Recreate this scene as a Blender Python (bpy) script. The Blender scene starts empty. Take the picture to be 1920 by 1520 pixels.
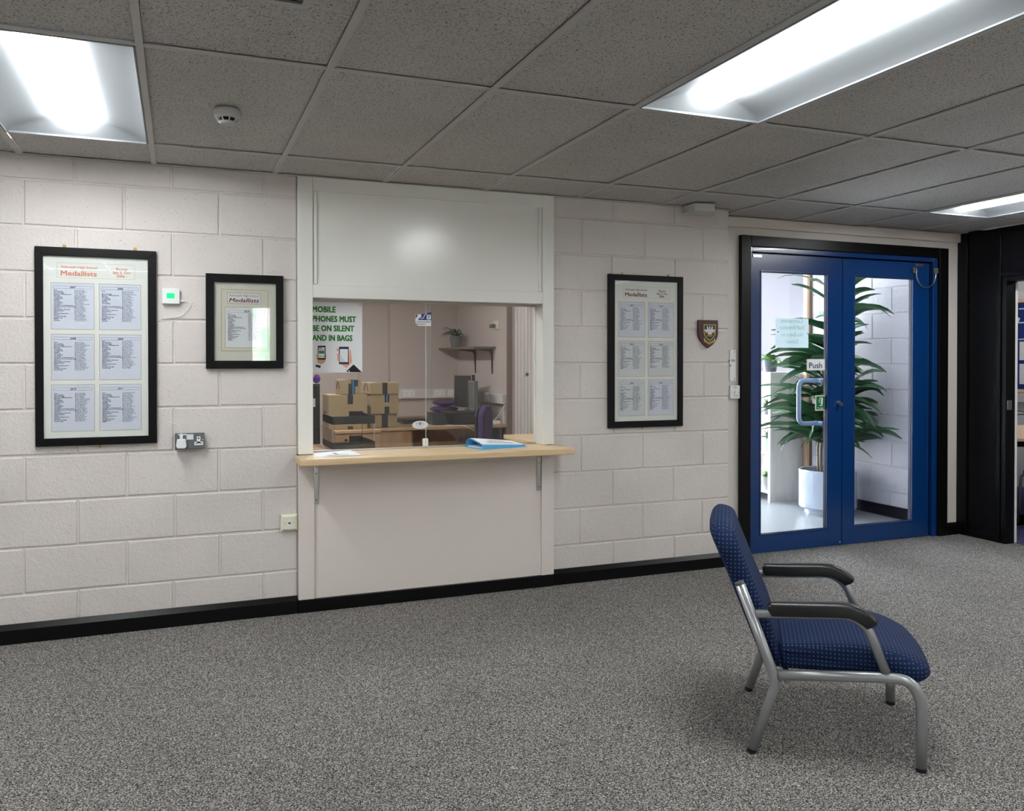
import bpy, bmesh, math, random
from mathutils import Vector, Matrix
R = math.radians
random.seed(7)
scene = bpy.context.scene
COL = scene.collection

# ---------------------------------------------------------------- camera
F_PX, YAW, PITCH, CY = 1572.17, 0.37915, -0.00969, 691.86
CAM = Vector((0.0, -4.676, 1.3703))
cd = bpy.data.cameras.new('camera'); cam = bpy.data.objects.new('camera', cd); COL.objects.link(cam)
s, c, s2, c2 = math.sin(YAW), math.cos(YAW), math.sin(PITCH), math.cos(PITCH)
fw = Vector((s*c2, c*c2, s2)); rt = Vector((c, -s, 0)); up = rt.cross(fw)
mm = Matrix((rt, up, -fw)).transposed().to_4x4(); mm.translation = CAM
cam.matrix_world = mm
cd.sensor_fit = 'HORIZONTAL'; cd.sensor_width = 36; cd.lens = F_PX/1920*36
cd.shift_y = -(760-CY)/1920
cd.clip_start = 0.05; cd.clip_end = 100
scene.camera = cam

# ---------------------------------------------------------------- world, exposure
wd = bpy.data.worlds.new('world'); scene.world = wd; wd.use_nodes = True
bg = wd.node_tree.nodes['Background']
bg.inputs[0].default_value = (0.80, 0.86, 1.0, 1); bg.inputs[1].default_value = 7.8
LAMP = 13.0          # lens emission of every troffer in the waiting area
ADDED_LAMP_OFFICE = 18.0  # emission of the added, unseen office lights
ADDED_LAMP_ROOM = 5.0  # emission of the added, unseen lights beyond the partition
vs = scene.view_settings
vs.view_transform = 'Standard'; vs.look = 'None'; vs.gamma = 1.0; vs.use_curve_mapping = False
vs.exposure = 1.88
scene.display_settings.display_device = 'sRGB'
scene.cycles.max_bounces = 10; scene.cycles.diffuse_bounces = 6; scene.cycles.transparent_max_bounces = 24
scene.cycles.use_denoising = True
scene.cycles.caustics_reflective = False; scene.cycles.caustics_refractive = False
scene.cycles.sample_clamp_indirect = 6.0

HC = 2.3727         # ceiling height
GX, TW = -0.1108, 0.6
GY0, TL = -0.432, 1.3222

# ---------------------------------------------------------------- materials
def lin(v):
    v /= 255.0
    return v/12.92 if v <= 0.04045 else ((v+0.055)/1.055)**2.4
def rgb(r, g, b): return (lin(r), lin(g), lin(b), 1)
class NT:
    def __init__(s_, name):
        s_.m = bpy.data.materials.new(name); s_.m.use_nodes = True
        s_.n = s_.m.node_tree.nodes; s_.l = s_.m.node_tree.links
        s_.p = s_.n['Principled BSDF']; s_.out = s_.n['Material Output']
    def add(s_, t, **k):
        nd = s_.n.new(t)
        for a, b in k.items():
            if hasattr(nd, a): setattr(nd, a, b)
            else: nd.inputs[a.replace('_', ' ')].default_value = b
        return nd
    def lk(s_, a, b): s_.l.new(a, b)
    def coord(s_, scale=(1, 1, 1), src='Object'):
        tc = s_.n.new('ShaderNodeTexCoord'); mp = s_.n.new('ShaderNodeMapping')
        mp.inputs['Scale'].default_value = scale
        s_.lk(tc.outputs[src], mp.inputs[0]); return mp.outputs[0]
    def ramp(s_, src, stops):
        r = s_.n.new('ShaderNodeValToRGB'); e = r.color_ramp.elements
        while len(e) < len(stops): e.new(0.5)
        for i, (p, cc) in enumerate(stops):
            e[i].position = p; e[i].color = cc
        s_.lk(src, r.inputs[0]); return r.outputs[0]
    def bump(s_, src, strength, dist):
        b = s_.n.new('ShaderNodeBump'); b.inputs['Strength'].default_value = strength
        b.inputs['Distance'].default_value = dist
        s_.lk(src, b.inputs['Height'])
        s_.lk(b.outputs[0], s_.p.inputs['Normal']); return b
def mat(name, col, rough=0.5, metal=0.0, spec=0.5, bump=0, bscale=100, coat=0):
    t = NT(name); p = t.p
    p.inputs['Base Color'].default_value = col; p.inputs['Roughness'].default_value = rough
    p.inputs['Metallic'].default_value = metal; p.inputs['Specular IOR Level'].default_value = spec
    p.inputs['Coat Weight'].default_value = coat
    nz = t.add('ShaderNodeTexNoise', Scale=bscale, Detail=3.0)
    t.lk(t.coord(), nz.inputs['Vector'])
    r = t.add('ShaderNodeMapRange'); t.lk(nz.outputs[0], r.inputs[0])
    r.inputs[3].default_value = max(0, rough-0.05); r.inputs[4].default_value = min(1, rough+0.05)
    t.lk(r.outputs[0], p.inputs['Roughness'])
    if bump: t.bump(nz.outputs[0], 1.0, bump)
    return t.m
MT = {}
# painted blockwork
def paint_block(name, a, b):
    t = NT(name); v = t.coord()
    n1 = t.add('ShaderNodeTexNoise', Scale=130.0, Detail=4.0, Roughness=0.6); t.lk(v, n1.inputs['Vector'])
    n2 = t.add('ShaderNodeTexNoise', Scale=38.0, Detail=6.0, Roughness=0.7); t.lk(v, n2.inputs['Vector'])
    n3 = t.add('ShaderNodeTexNoise', Scale=2.2, Detail=3.0); t.lk(v, n3.inputs['Vector'])
    # pinholes, in patches
    vo = t.add('ShaderNodeTexVoronoi', Scale=62.0); t.lk(v, vo.inputs['Vector'])
    pit = t.add('ShaderNodeMapRange'); t.lk(vo.outputs['Distance'], pit.inputs[0])
    pit.inputs[1].default_value = 0.02; pit.inputs[2].default_value = 0.13
    pm = t.add('ShaderNodeTexNoise', Scale=9.0, Detail=4.0); t.lk(v, pm.inputs['Vector'])
    pr = t.add('ShaderNodeMapRange'); t.lk(pm.outputs[0], pr.inputs[0])
    pr.inputs[1].default_value = 0.45; pr.inputs[2].default_value = 0.58
    pr.inputs[3].default_value = 1.0; pr.inputs[4].default_value = 0.0
    mx = t.add('ShaderNodeMath', operation='MAXIMUM'); t.lk(pit.outputs[0], mx.inputs[0]); t.lk(pr.outputs[0], mx.inputs[1])
    ad = t.add('ShaderNodeMath', operation='MULTIPLY_ADD'); t.lk(n1.outputs[0], ad.inputs[0]); ad.inputs[1].default_value = 0.55
    t.lk(n2.outputs[0], ad.inputs[2])
    hh = t.add('ShaderNodeMath', operation='MULTIPLY_ADD'); t.lk(mx.outputs[0], hh.inputs[0]); hh.inputs[1].default_value = 1.1
    t.lk(ad.outputs[0], hh.inputs[2])
    t.bump(hh.outputs[0], 0.9, 0.0055)
    mc = t.add('ShaderNodeMix', data_type='RGBA', blend_type='MULTIPLY'); mc.inputs[0].default_value = 1.0
    t.lk(t.ramp(n3.outputs[0], [(0.35, a), (0.7, b)]), mc.inputs[6])
    t.lk(t.ramp(mx.outputs[0], [(0.0, (0.30, 0.28, 0.27, 1)), (0.9, (1, 1, 1, 1))]), mc.inputs[7])
    t.lk(mc.outputs[2], t.p.inputs['Base Color'])
    t.p.inputs['Roughness'].default_value = 0.55
    t.p.inputs['Specular IOR Level'].default_value = 0.35
    return t.m
MT['block'] = paint_block('painted_blockwork', rgb(211, 205, 201), rgb(219, 213, 208))
MT['block_cool'] = paint_block('porch_blockwork', rgb(205, 203, 208), rgb(214, 212, 216))
MT['plaster'] = mat('painted_plaster', rgb(208, 201, 194), 0.5, bump=0.0006, bscale=60)
MT['plaster_pink'] = mat('office_plaster', rgb(190, 178, 173), 0.6, bump=0.0006, bscale=60)
MT['plaster_white'] = mat('white_plaster', rgb(222, 221, 222), 0.6, bump=0.0006, bscale=60)
# glossy white joinery with roller/brush crosshatch
def gloss(name, col, rough, amp):
    t = NT(name)
    a = t.add('ShaderNodeTexNoise', Scale=1.0, Detail=3.0); t.lk(t.coord((40, 40, 420)), a.inputs['Vector'])
    b = t.add('ShaderNodeTexNoise', Scale=1.0, Detail=3.0); t.lk(t.coord((420, 40, 30)), b.inputs['Vector'])
    m = t.add('ShaderNodeMath', operation='ADD'); t.lk(a.outputs[0], m.inputs[0]); t.lk(b.outputs[0], m.inputs[1])
    t.bump(m.outputs[0], 1.0, amp)
    t.p.inputs['Base Color'].default_value = col; t.p.inputs['Roughness'].default_value = rough
    return t.m
MT['white_gloss'] = gloss('white_gloss_paint', rgb(230, 230, 224), 0.19, 0.00007)
MT['cream_satin'] = gloss('cream_satin_paint', rgb(220, 211, 205), 0.38, 0.0003)
MT['black_gloss'] = mat('black_gloss_paint', rgb(9, 9, 10), 0.36, spec=0.2, bump=0.0004, bscale=30)
MT['navy_black'] = mat('blue_black_paint', rgb(8, 8, 12), 0.38, spec=0.25, bump=0.0003, bscale=30)
MT['blue_door'] = mat('blue_door_enamel', rgb(3, 50, 106), 0.24, bump=0.0002, bscale=14, coat=0.3)
MT['frame_black'] = mat('black_stained_frame', rgb(9, 9, 11), 0.45, spec=0.2, bump=0.0003, bscale=80)
MT['mat_board'] = mat('cream_mount_board', rgb(230, 233, 228), 0.9)
MT['mat_grey'] = mat('grey_green_mount_board', rgb(204, 205, 192), 0.9)
MT['bevel_tan'] = mat('tan_mount_bevel', rgb(176, 146, 112), 0.8)
MT['sheet_blue'] = mat('pale_blue_sheet', rgb(214, 220, 234), 0.9)
MT['sheet_white'] = mat('pale_white_sheet', rgb(214, 219, 222), 0.9)
MT['ink_navy'] = mat('navy_ink', rgb(36, 44, 92), 0.8)
MT['ink_grey'] = mat('grey_blue_ink', rgb(84, 92, 128), 0.8)
MT['ink_orange'] = mat('faded_orange_ink', rgb(224, 138, 112), 0.8)
MT['ink_maroon'] = mat('maroon_ink', rgb(122, 34, 34), 0.8)
MT['ink_black'] = mat('black_ink', rgb(28, 30, 38), 0.8)
MT['ink_green'] = mat('green_ink', rgb(44, 122, 44), 0.7)
MT['brass'] = mat('brass', rgb(190, 160, 96), 0.28, metal=1.0)
MT['steel'] = mat('brushed_steel', rgb(190, 190, 188), 0.3, metal=1.0)
MT['silver_paint'] = mat('silver_grey_powder_coat', rgb(168, 171, 173), 0.30, metal=0.65)
MT['armrest'] = mat('black_moulded_plastic', rgb(20, 21, 22), 0.36, bump=0.0002, bscale=500)
MT['black_plastic'] = mat('black_plastic', rgb(20, 20, 22), 0.4)
MT['grey_plastic'] = mat('grey_plastic', rgb(92, 96, 98), 0.4)
MT['white_plastic'] = mat('white_plastic', rgb(228, 230, 230), 0.35)
MT['cream_plastic'] = mat('cream_plastic', rgb(222, 222, 200), 0.4)
MT['socket_grey'] = mat('grey_metalclad', rgb(98, 106, 108), 0.38, metal=0.2)
MT['trunking'] = mat('white_trunking_plastic', rgb(206, 204, 200), 0.4)
MT['cardboard'] = mat('brown_cardboard', rgb(150, 130, 100), 0.85, bump=0.0004, bscale=60)
MT['tape'] = mat('black_packing_tape', rgb(38, 42, 46), 0.3)
MT['tape_blue'] = mat('blue_tape_print', rgb(40, 110, 160), 0.4)
MT['purple'] = mat('purple_fabric', rgb(66, 38, 90), 0.9, bump=0.0006, bscale=300)
MT['dark_green_leaf'] = mat('dark_green_leaf', rgb(46, 88, 52), 0.30, bump=0.0006, bscale=40)
MT['leaf_bright'] = mat('bright_green_leaf', rgb(92, 150, 62), 0.4)
MT['leaf_fern'] = mat('spider_plant_leaf', rgb(62, 92, 42), 0.45)
MT['bark'] = mat('pale_plant_stem', rgb(140, 128, 112), 0.8, bump=0.002, bscale=60)
MT['soil'] = mat('potting_soil', rgb(62, 44, 34), 0.95, bump=0.004, bscale=90)
MT['planter'] = mat('glossy_white_planter', rgb(184, 194, 208), 0.14, coat=0.5)
MT['pot_grey'] = mat('grey_pot', rgb(96, 96, 102), 0.6)
MT['pot_green'] = mat('pale_green_pot', rgb(170, 190, 170), 0.5)
MT['pot_slate'] = mat('dark_blue_grey_pot', rgb(72, 80, 94), 0.5)
MT['pot_cement'] = mat('cement_pot', rgb(150, 152, 152), 0.8)
MT['sign_white'] = mat('white_sign_plastic', rgb(232, 234, 234), 0.4)
MT['sign_blue'] = mat('blue_sticker_print', rgb(18, 52, 120), 0.4)
MT['sign_green'] = mat('green_sign_print', rgb(14, 104, 70), 0.4)
MT['maroon_wood'] = mat('mahogany_wood', rgb(66, 26, 28), 0.35, bump=0.0003, bscale=30)
MT['gold'] = mat('gold_paint', rgb(186, 170, 92), 0.35, metal=0.4)
MT['crest_blue'] = mat('crest_dark_blue', rgb(28, 32, 52), 0.5)
MT['crest_ochre'] = mat('crest_ochre', rgb(176, 138, 40), 0.5)
MT['crest_white'] = mat('crest_white', rgb(214, 216, 220), 0.5)
MT['notice_blue'] = mat('blue_board_felt', rgb(16, 48, 112), 0.95, bump=0.0005, bscale=300)
MT['paper'] = mat('white_paper', rgb(228, 230, 234), 0.9)
MT['folder_blue'] = mat('light_blue_card', rgb(94, 178, 224), 0.6)
MT['skin_a'] = mat('printed_tan_hand', rgb(196, 156, 122), 0.7)
MT['skin_b'] = mat('printed_pink_hand', rgb(230, 164, 142), 0.7)
MT['print_navy'] = mat('printed_navy', rgb(34, 44, 66), 0.7)
MT['print_teal'] = mat('printed_teal', rgb(38, 122, 120), 0.7)
MT['print_orange'] = mat('printed_orange', rgb(206, 122, 76), 0.7)
MT['print_red'] = mat('printed_red', rgb(170, 36, 44), 0.7)
MT['print_lime'] = mat('printed_lime', rgb(146, 186, 76), 0.7)
MT['print_sky'] = mat('printed_pale_blue', rgb(196, 216, 226), 0.7)
MT['navy_fabric_plain'] = mat('navy_fabric_plain', rgb(22, 30, 62), 0.9)
MT['reflector'] = mat('white_reflector', rgb(134, 138, 141), 0.6, spec=0.1)
MT['grid'] = mat('ceiling_grid_paint', rgb(186, 184, 179), 0.6)
MT['detector_white'] = mat('detector_plastic', rgb(190, 190, 188), 0.5)
def wood(name, a, b, vec, rough=0.4):
    t = NT(name); v = t.coord(vec)
    n = t.add('ShaderNodeTexNoise', Scale=1.0, Detail=6.0, Roughness=0.6, Distortion=0.6); t.lk(v, n.inputs['Vector'])
    t.lk(t.ramp(n.outputs[0], [(0.3, a), (0.7, b)]), t.p.inputs['Base Color'])
    t.p.inputs['Roughness'].default_value = rough
    t.bump(n.outputs[0], 0.4, 0.0003); return t.m
MT['oak'] = wood('light_oak_laminate', rgb(206, 178, 136), rgb(222, 198, 160), (3, 30, 90), 0.32)
MT['beech'] = wood('beech_laminate', rgb(152, 118, 86), rgb(178, 144, 110), (10, 10, 1.5), 0.42)
MT['beech_top'] = wood('beech_desk_top', rgb(160, 126, 94), rgb(182, 150, 116), (3, 20, 40), 0.4)
MT['pale_ply'] = wood('pale_plywood', rgb(206, 201, 192), rgb(228, 223, 214), (8, 8, 1.4), 0.6)
MT['timber'] = wood('pine_timber', rgb(216, 178, 142), rgb(234, 204, 172), (30, 30, 2), 0.6)
MT['walnut'] = wood('brown_shelf_wood', rgb(96, 78, 60), rgb(122, 100, 78), (3, 20, 40), 0.5)
# carpet
def carpet(name, dark, mid, light, sc=(150, 150, 150)):
    t = NT(name); v = t.coord()
    n1 = t.add('ShaderNodeTexNoise', Scale=sc[0], Detail=2.0, Roughness=0.55, Distortion=0.8); t.lk(v, n1.inputs['Vector'])
    n2 = t.add('ShaderNodeTexNoise', Scale=1.3, Detail=4.0); t.lk(v, n2.inputs['Vector'])
    cr = t.ramp(n1.outputs[0], [(0.36, dark), (0.5, mid), (0.64, light)])
    mx = t.add('ShaderNodeMix', data_type='RGBA', blend_type='MULTIPLY'); mx.inputs[0].default_value = 1.0
    t.lk(cr, mx.inputs[6])
    t.lk(t.ramp(n2.outputs[0], [(0.3, (0.9, 0.9, 0.9, 1)), (0.7, (1.06, 1.05, 1.04, 1))]), mx.inputs[7])
    t.lk(mx.outputs[2], t.p.inputs['Base Color'])
    t.p.inputs['Roughness'].default_value = 0.95; t.p.inputs['Specular IOR Level'].default_value = 0.12
    t.bump(n1.outputs[0], 0.9, 0.004); return t.m
MT['carpet'] = carpet('grey_flecked_loop_carpet', rgb(32, 31, 31), rgb(104, 102, 99), rgb(198, 195, 190), (205, 205, 205))
MT['carpet_purple'] = carpet('blue_purple_carpet', rgb(52, 50, 84), rgb(70, 68, 104), rgb(92, 88, 124))
# speckled vinyl
t = NT('speckled_grey_vinyl'); v = t.coord()
n1 = t.add('ShaderNodeTexNoise', Scale=140.0, Detail=2.0); t.lk(v, n1.inputs['Vector'])
t.lk(t.ramp(n1.outputs[0], [(0.35, rgb(116, 124, 130)), (0.5, rgb(146, 152, 156)), (0.68, rgb(186, 190, 190))]), t.p.inputs['Base Color'])
t.p.inputs['Roughness'].default_value = 0.35; MT['vinyl'] = t.m
# ceiling tile with fissures
t = NT('fissured_ceiling_tile')
n1 = t.add('ShaderNodeTexNoise', Scale=1.0, Detail=2.5, Roughness=0.5, Distortion=0.5); t.lk(t.coord((120, 180, 150)), n1.inputs['Vector'])
n2 = t.add('ShaderNodeTexNoise', Scale=1.0, Detail=3.0, Roughness=0.6); t.lk(t.coord((260, 380, 300)), n2.inputs['Vector'])
n3 = t.add('ShaderNodeTexNoise', Scale=1.6, Detail=3.0); t.lk(t.coord(), n3.inputs['Vector'])
f1 = t.ramp(n1.outputs[0], [(0.34, rgb(112, 109, 106)), (0.43, rgb(198, 195, 191))])
f2 = t.ramp(n2.outputs[0], [(0.36, rgb(170, 166, 162)), (0.47, rgb(255, 255, 255))])
mx = t.add('ShaderNodeMix', data_type='RGBA', blend_type='MULTIPLY'); mx.inputs[0].default_value = 0.9
t.lk(f1, mx.inputs[6]); t.lk(f2, mx.inputs[7])
mx2 = t.add('ShaderNodeMix', data_type='RGBA', blend_type='MULTIPLY'); mx2.inputs[0].default_value = 1.0
t.lk(mx.outputs[2], mx2.inputs[6]); t.lk(t.ramp(n3.outputs[0], [(0.3, (0.92, 0.92, 0.92, 1)), (0.7, (1.05, 1.05, 1.05, 1))]), mx2.inputs[7])
t.lk(mx2.outputs[2], t.p.inputs['Base Color']); t.p.inputs['Roughness'].default_value = 0.9
t.p.inputs['Specular IOR Level'].default_value = 0.2
t.bump(n1.outputs[0], 0.5, 0.003); MT['tile'] = t.m
# dotted navy upholstery (UV in metres)
t = NT('navy_dotted_upholstery'); tc = t.n.new('ShaderNodeTexCoord')
mp = t.n.new('ShaderNodeMapping'); mp.inputs['Scale'].default_value = (72, 72, 72); t.lk(tc.outputs['UV'], mp.inputs[0])
vo = t.add('ShaderNodeTexVoronoi', Scale=1.0, Randomness=0.0, distance='CHEBYCHEV', voronoi_dimensions='2D'); t.lk(mp.outputs[0], vo.inputs['Vector'])
n1 = t.add('ShaderNodeTexNoise', Scale=900.0); t.lk(t.coord(), n1.inputs['Vector'])
dots = t.ramp(vo.outputs['Distance'], [(0.12, (1, 1, 1, 1)), (0.24, (0, 0, 0, 1))])
mx = t.add('ShaderNodeMix', data_type='RGBA'); t.lk(dots, mx.inputs[0])
mx.inputs[6].default_value = rgb(3, 29, 68); mx.inputs[7].default_value = rgb(74, 82, 100)
t.lk(mx.outputs[2], t.p.inputs['Base Color']); t.p.inputs['Roughness'].default_value = 0.72
t.p.inputs['Specular IOR Level'].default_value = 0.2
t.bump(n1.outputs[0], 0.5, 0.0006); MT['upholstery'] = t.m
# ribbed white panel
MT['ribbed'] = mat('ribbed_white_vinyl', rgb(206, 200, 196), 0.5)
# glass
def glass(name, tint, ior=1.45, haze=0.0):
    t = NT(name); t.n.remove(t.p)
    tr = t.n.new('ShaderNodeBsdfTransparent'); tr.inputs[0].default_value = tint
    gl = t.n.new('ShaderNodeBsdfGlossy'); gl.inputs['Roughness'].default_value = 0.01
    lw = t.n.new('ShaderNodeLayerWeight'); lw.inputs[0].default_value = 0.5
    pw = t.add('ShaderNodeMath', operation='POWER'); t.lk(lw.outputs['Facing'], pw.inputs[0]); pw.inputs[1].default_value = 5.0
    fr = t.add('ShaderNodeMath', operation='MULTIPLY_ADD'); t.lk(pw.outputs[0], fr.inputs[0]); fr.inputs[1].default_value = 0.96; fr.inputs[2].default_value = 0.04
    ms = t.n.new('ShaderNodeMixShader'); t.lk(fr.outputs[0], ms.inputs[0]); t.lk(tr.outputs[0], ms.inputs[1]); t.lk(gl.outputs[0], ms.inputs[2])
    t.lk(ms.outputs[0], t.out.inputs[0]); return t.m
MT['glass'] = glass('clear_glass', (0.975, 0.985, 0.98, 1))
MT['picture_glass'] = glass('picture_glass', (0.98, 0.985, 0.98, 1))
t = NT('glass_edge'); t.p.inputs['Base Color'].default_value = rgb(205, 225, 220); t.p.inputs['Roughness'].default_value = 0.15; MT['glass_edge'] = t.m
t = NT('translucent_notice_sheet'); t.n.remove(t.p)
df = t.n.new('ShaderNodeBsdfDiffuse'); df.inputs[0].default_value = rgb(190, 200, 202)
tl = t.n.new('ShaderNodeBsdfTranslucent'); tl.inputs[0].default_value = rgb(204, 214, 214)
ms = t.n.new('ShaderNodeMixShader'); ms.inputs[0].default_value = 0.6
t.lk(df.outputs[0], ms.inputs[1]); t.lk(tl.outputs[0], ms.inputs[2]); t.lk(ms.outputs[0], t.out.inputs[0]); MT['notice_sheet'] = t.m
t = NT('dimming_window_film'); t.n.remove(t.p)  # added film that softens the bright window behind the camera
df = t.n.new('ShaderNodeBsdfDiffuse'); df.inputs[0].default_value = rgb(150, 150, 150)
tl = t.n.new('ShaderNodeBsdfTranslucent')
nz = t.add('ShaderNodeTexNoise', Scale=5.0, Detail=3.0); t.lk(t.coord(), nz.inputs['Vector'])
t.lk(t.ramp(nz.outputs[0], [(0.40, rgb(205, 232, 205)), (0.55, rgb(242, 236, 232))]), tl.inputs[0])
ms = t.n.new('ShaderNodeMixShader'); ms.inputs[0].default_value = 0.85
t.lk(df.outputs[0], ms.inputs[1]); t.lk(tl.outputs[0], ms.inputs[2]); t.lk(ms.outputs[0], t.out.inputs[0]); MT['film'] = t.m
def emit(name, col, st):
    t = NT(name); t.p.inputs['Base Color'].default_value = col
    t.p.inputs['Emission Color'].default_value = col; t.p.inputs['Emission Strength'].default_value = st; return t.m
MT['lamp'] = emit('lamp_diffuser_lit', (0.97, 0.985, 1.0, 1), LAMP)
MT['added_lamp_office'] = emit('added_office_lamp_lit', (1.0, 0.98, 0.95, 1), ADDED_LAMP_OFFICE)
MT['added_lamp_room'] = emit('added_room_lamp_lit', (0.97, 0.98, 1.0, 1), ADDED_LAMP_ROOM)
MT['lcd'] = emit('green_backlit_display', (0.0, 0.85, 0.10, 1), 0.9)

# ---------------------------------------------------------------- geometry helpers
class MB:
    def __init__(s_): s_.v = []; s_.f = []; s_.tf = None
    def pt(s_, p):
        s_.v.append(s_.tf(p) if s_.tf else tuple(p)); return len(s_.v)-1
    def poly(s_, pts): s_.f.append([s_.pt(p) for p in pts]); return s_
    def box(s_, x0, x1, y0, y1, z0, z1):
        i = [s_.pt(p) for p in ((x0,y0,z0),(x1,y0,z0),(x1,y1,z0),(x0,y1,z0),(x0,y0,z1),(x1,y0,z1),(x1,y1,z1),(x0,y1,z1))]
        for q in ((0,3,2,1),(4,5,6,7),(0,1,5,4),(1,2,6,5),(2,3,7,6),(3,0,4,7)): s_.f.append([i[k] for k in q])
        return s_
    def prism(s_, poly, ax, a0, a1):
        """poly = 2D points, extruded along axis ax ('x','y','z') from a0 to a1"""
        def q(p, a): return {'x': (a, p[0], p[1]), 'y': (p[0], a, p[1]), 'z': (p[0], p[1], a)}[ax]
        A = [s_.pt(q(p, a0)) for p in poly]; B = [s_.pt(q(p, a1)) for p in poly]; n = len(poly)
        s_.f.append(A[::-1]); s_.f.append(B)
        for i in range(n): s_.f.append([A[i], A[(i+1) % n], B[(i+1) % n], B[i]])
        return s_
    def frame(s_, x0, x1, z0, z1, w, y0, y1):
        """rectangular ring in the xz plane, width w inward"""
        o = [(x0,z0),(x1,z0),(x1,z1),(x0,z1)]; n = [(x0+w,z0+w),(x1-w,z0+w),(x1-w,z1-w),(x0+w,z1-w)]
        for k in range(4):
            l = (k+1) % 4
            s_.prism([o[k], o[l], n[l], n[k]], 'y', y0, y1)
        return s_
    def lathe(s_, prof, cx, cy, seg=32, axis='z'):
        rings = []
        for (r, h) in prof:
            rg = []
            for k in range(seg):
                a = 2*math.pi*k/seg; u, w = r*math.cos(a), r*math.sin(a)
                if axis == 'z': rg.append(s_.pt((cx+u, cy+w, h)))
                elif axis == 'y': rg.append(s_.pt((cx+u, h, cy+w)))
                else: rg.append(s_.pt((h, cx+u, cy+w)))
            rings.append(rg)
        for a, b in zip(rings, rings[1:]):
            for k in range(seg): s_.f.append([a[k], a[(k+1) % seg], b[(k+1) % seg], b[k]])
        s_.f.append(rings[0][::-1]); s_.f.append(rings[-1]); return s_
    def tube(s_, pts, r, seg=10, flat=1.0):
        P = [Vector(p) for p in pts]; n = len(P); T = []
        for i in range(n):
            d = (P[min(i+1, n-1)]-P[max(i-1, 0)]); T.append(d.normalized())
        ref = Vector((0, 0, 1)) if abs(T[0].z) < 0.9 else Vector((1, 0, 0))
        N = (ref-T[0]*ref.dot(T[0])).normalized(); rings = []
        for i in range(n):
            N = (N-T[i]*N.dot(T[i])).normalized(); Bn = T[i].cross(N)
            rr = r[i] if isinstance(r, (list, tuple)) else r
            rings.append([s_.pt(P[i]+N*rr*math.cos(2*math.pi*k/seg)+Bn*rr*flat*math.sin(2*math.pi*k/seg)) for k in range(seg)])
        for a, b in zip(rings, rings[1:]):
            for k in range(seg): s_.f.append([a[k], a[(k+1) % seg], b[(k+1) % seg], b[k]])
        s_.f.append(rings[0][::-1]); s_.f.append(rings[-1]); return s_
    def ball(s_, cx, cy, cz, rx, ry, rz, n=10, m=16):
        rings = []
        for i in range(1, n):
            a = math.pi*i/n
            rings.append([s_.pt((cx+rx*math.sin(a)*math.cos(2*math.pi*k/m), cy+ry*math.sin(a)*math.sin(2*math.pi*k/m), cz+rz*math.cos(a))) for k in range(m)])
        t0 = s_.pt((cx, cy, cz+rz)); b0 = s_.pt((cx, cy, cz-rz))
        for a, b in zip(rings, rings[1:]):
            for k in range(m): s_.f.append([a[k], b[k], b[(k+1) % m], a[(k+1) % m]])
        for k in range(m):
            s_.f.append([t0, rings[0][k], rings[0][(k+1) % m]]); s_.f.append([b0, rings[-1][(k+1) % m], rings[-1][k]])
        return s_
def rnd(pts, r, n=6):
    """round the corners of a polyline"""
    P = [Vector(p) for p in pts]; out = [P[0]]
    for i in range(1, len(P)-1):
        a, b, c_ = P[i-1], P[i], P[i+1]
        rr = min(r, (a-b).length*0.48, (c_-b).length*0.48)
        p0 = b+(a-b).normalized()*rr; p1 = b+(c_-b).normalized()*rr
        for k in range(n+1):
            u = k/n; out.append(p0*(1-u)**2+b*2*u*(1-u)+p1*u*u)
    out.append(P[-1]); return out
WM = {}
def link(o, parent):
    COL.objects.link(o)
    if parent: o.parent = parent
def thing(name, label, cat, loc, rotz=0, group=None, kind=None, parent=None):
    o = bpy.data.objects.new(name, None); o.empty_display_size = 0.05
    o.location = loc; o.rotation_euler = (0, 0, rotz); link(o, parent)
    if label: o['label'] = label
    if cat: o['category'] = cat
    if group: o['group'] = group
    if kind: o['kind'] = kind
    WM[o] = Matrix.Translation(loc) @ Matrix.Rotation(rotz, 4, 'Z'); return o
def boxuv(me):
    uv = me.uv_layers.new(name='UVMap')
    for p in me.polygons:
        n = p.normal; ax = max(range(3), key=lambda k: abs(n[k]))
        for li in p.loop_indices:
            co = me.vertices[me.loops[li].vertex_index].co
            a, b = [co[k] for k in range(3) if k != ax]
            uv.data[li].uv = (a, b)
def obj(name, mb, material, parent=None, local=False, bevel=0, seg=2, smooth=False, fix=True, **props):
    vs_ = [Vector(v_) for v_ in mb.v]
    if parent is not None:
        M = WM[parent]
        if not local:
            Mi = M.inverted(); vs_ = [Mi @ v_ for v_ in vs_]
        loc = Vector((0, 0, 0)); wm = M
    else:
        xs = [v_.x for v_ in vs_]; ys = [v_.y for v_ in vs_]; zs = [v_.z for v_ in vs_]
        loc = Vector(((min(xs)+max(xs))/2, (min(ys)+max(ys))/2, min(zs)))
        vs_ = [v_-loc for v_ in vs_]; wm = Matrix.Translation(loc)
    me = bpy.data.meshes.new(name); me.from_pydata([tuple(v_) for v_ in vs_], [], mb.f)
    if fix:
        bm = bmesh.new(); bm.from_mesh(me); bmesh.ops.recalc_face_normals(bm, faces=bm.faces); bm.to_mesh(me); bm.free()
    me.materials.append(material); me.update()
    if smooth: me.polygons.foreach_set('use_smooth', [True]*len(me.polygons))
    o = bpy.data.objects.new(name, me); o.location = loc; link(o, parent); WM[o] = wm
    if bevel:
        b = o.modifiers.new('bevel', 'BEVEL'); b.width = bevel; b.segments = seg; b.limit_method = 'ANGLE'
        b.angle_limit = R(40); b.harden_normals = False
        me.polygons.foreach_set('use_smooth', [True]*len(me.polygons))
        w = o.modifiers.new('wn', 'WEIGHTED_NORMAL'); w.keep_sharp = False
    for k, v_ in props.items(): o[k] = v_
    return o
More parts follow.
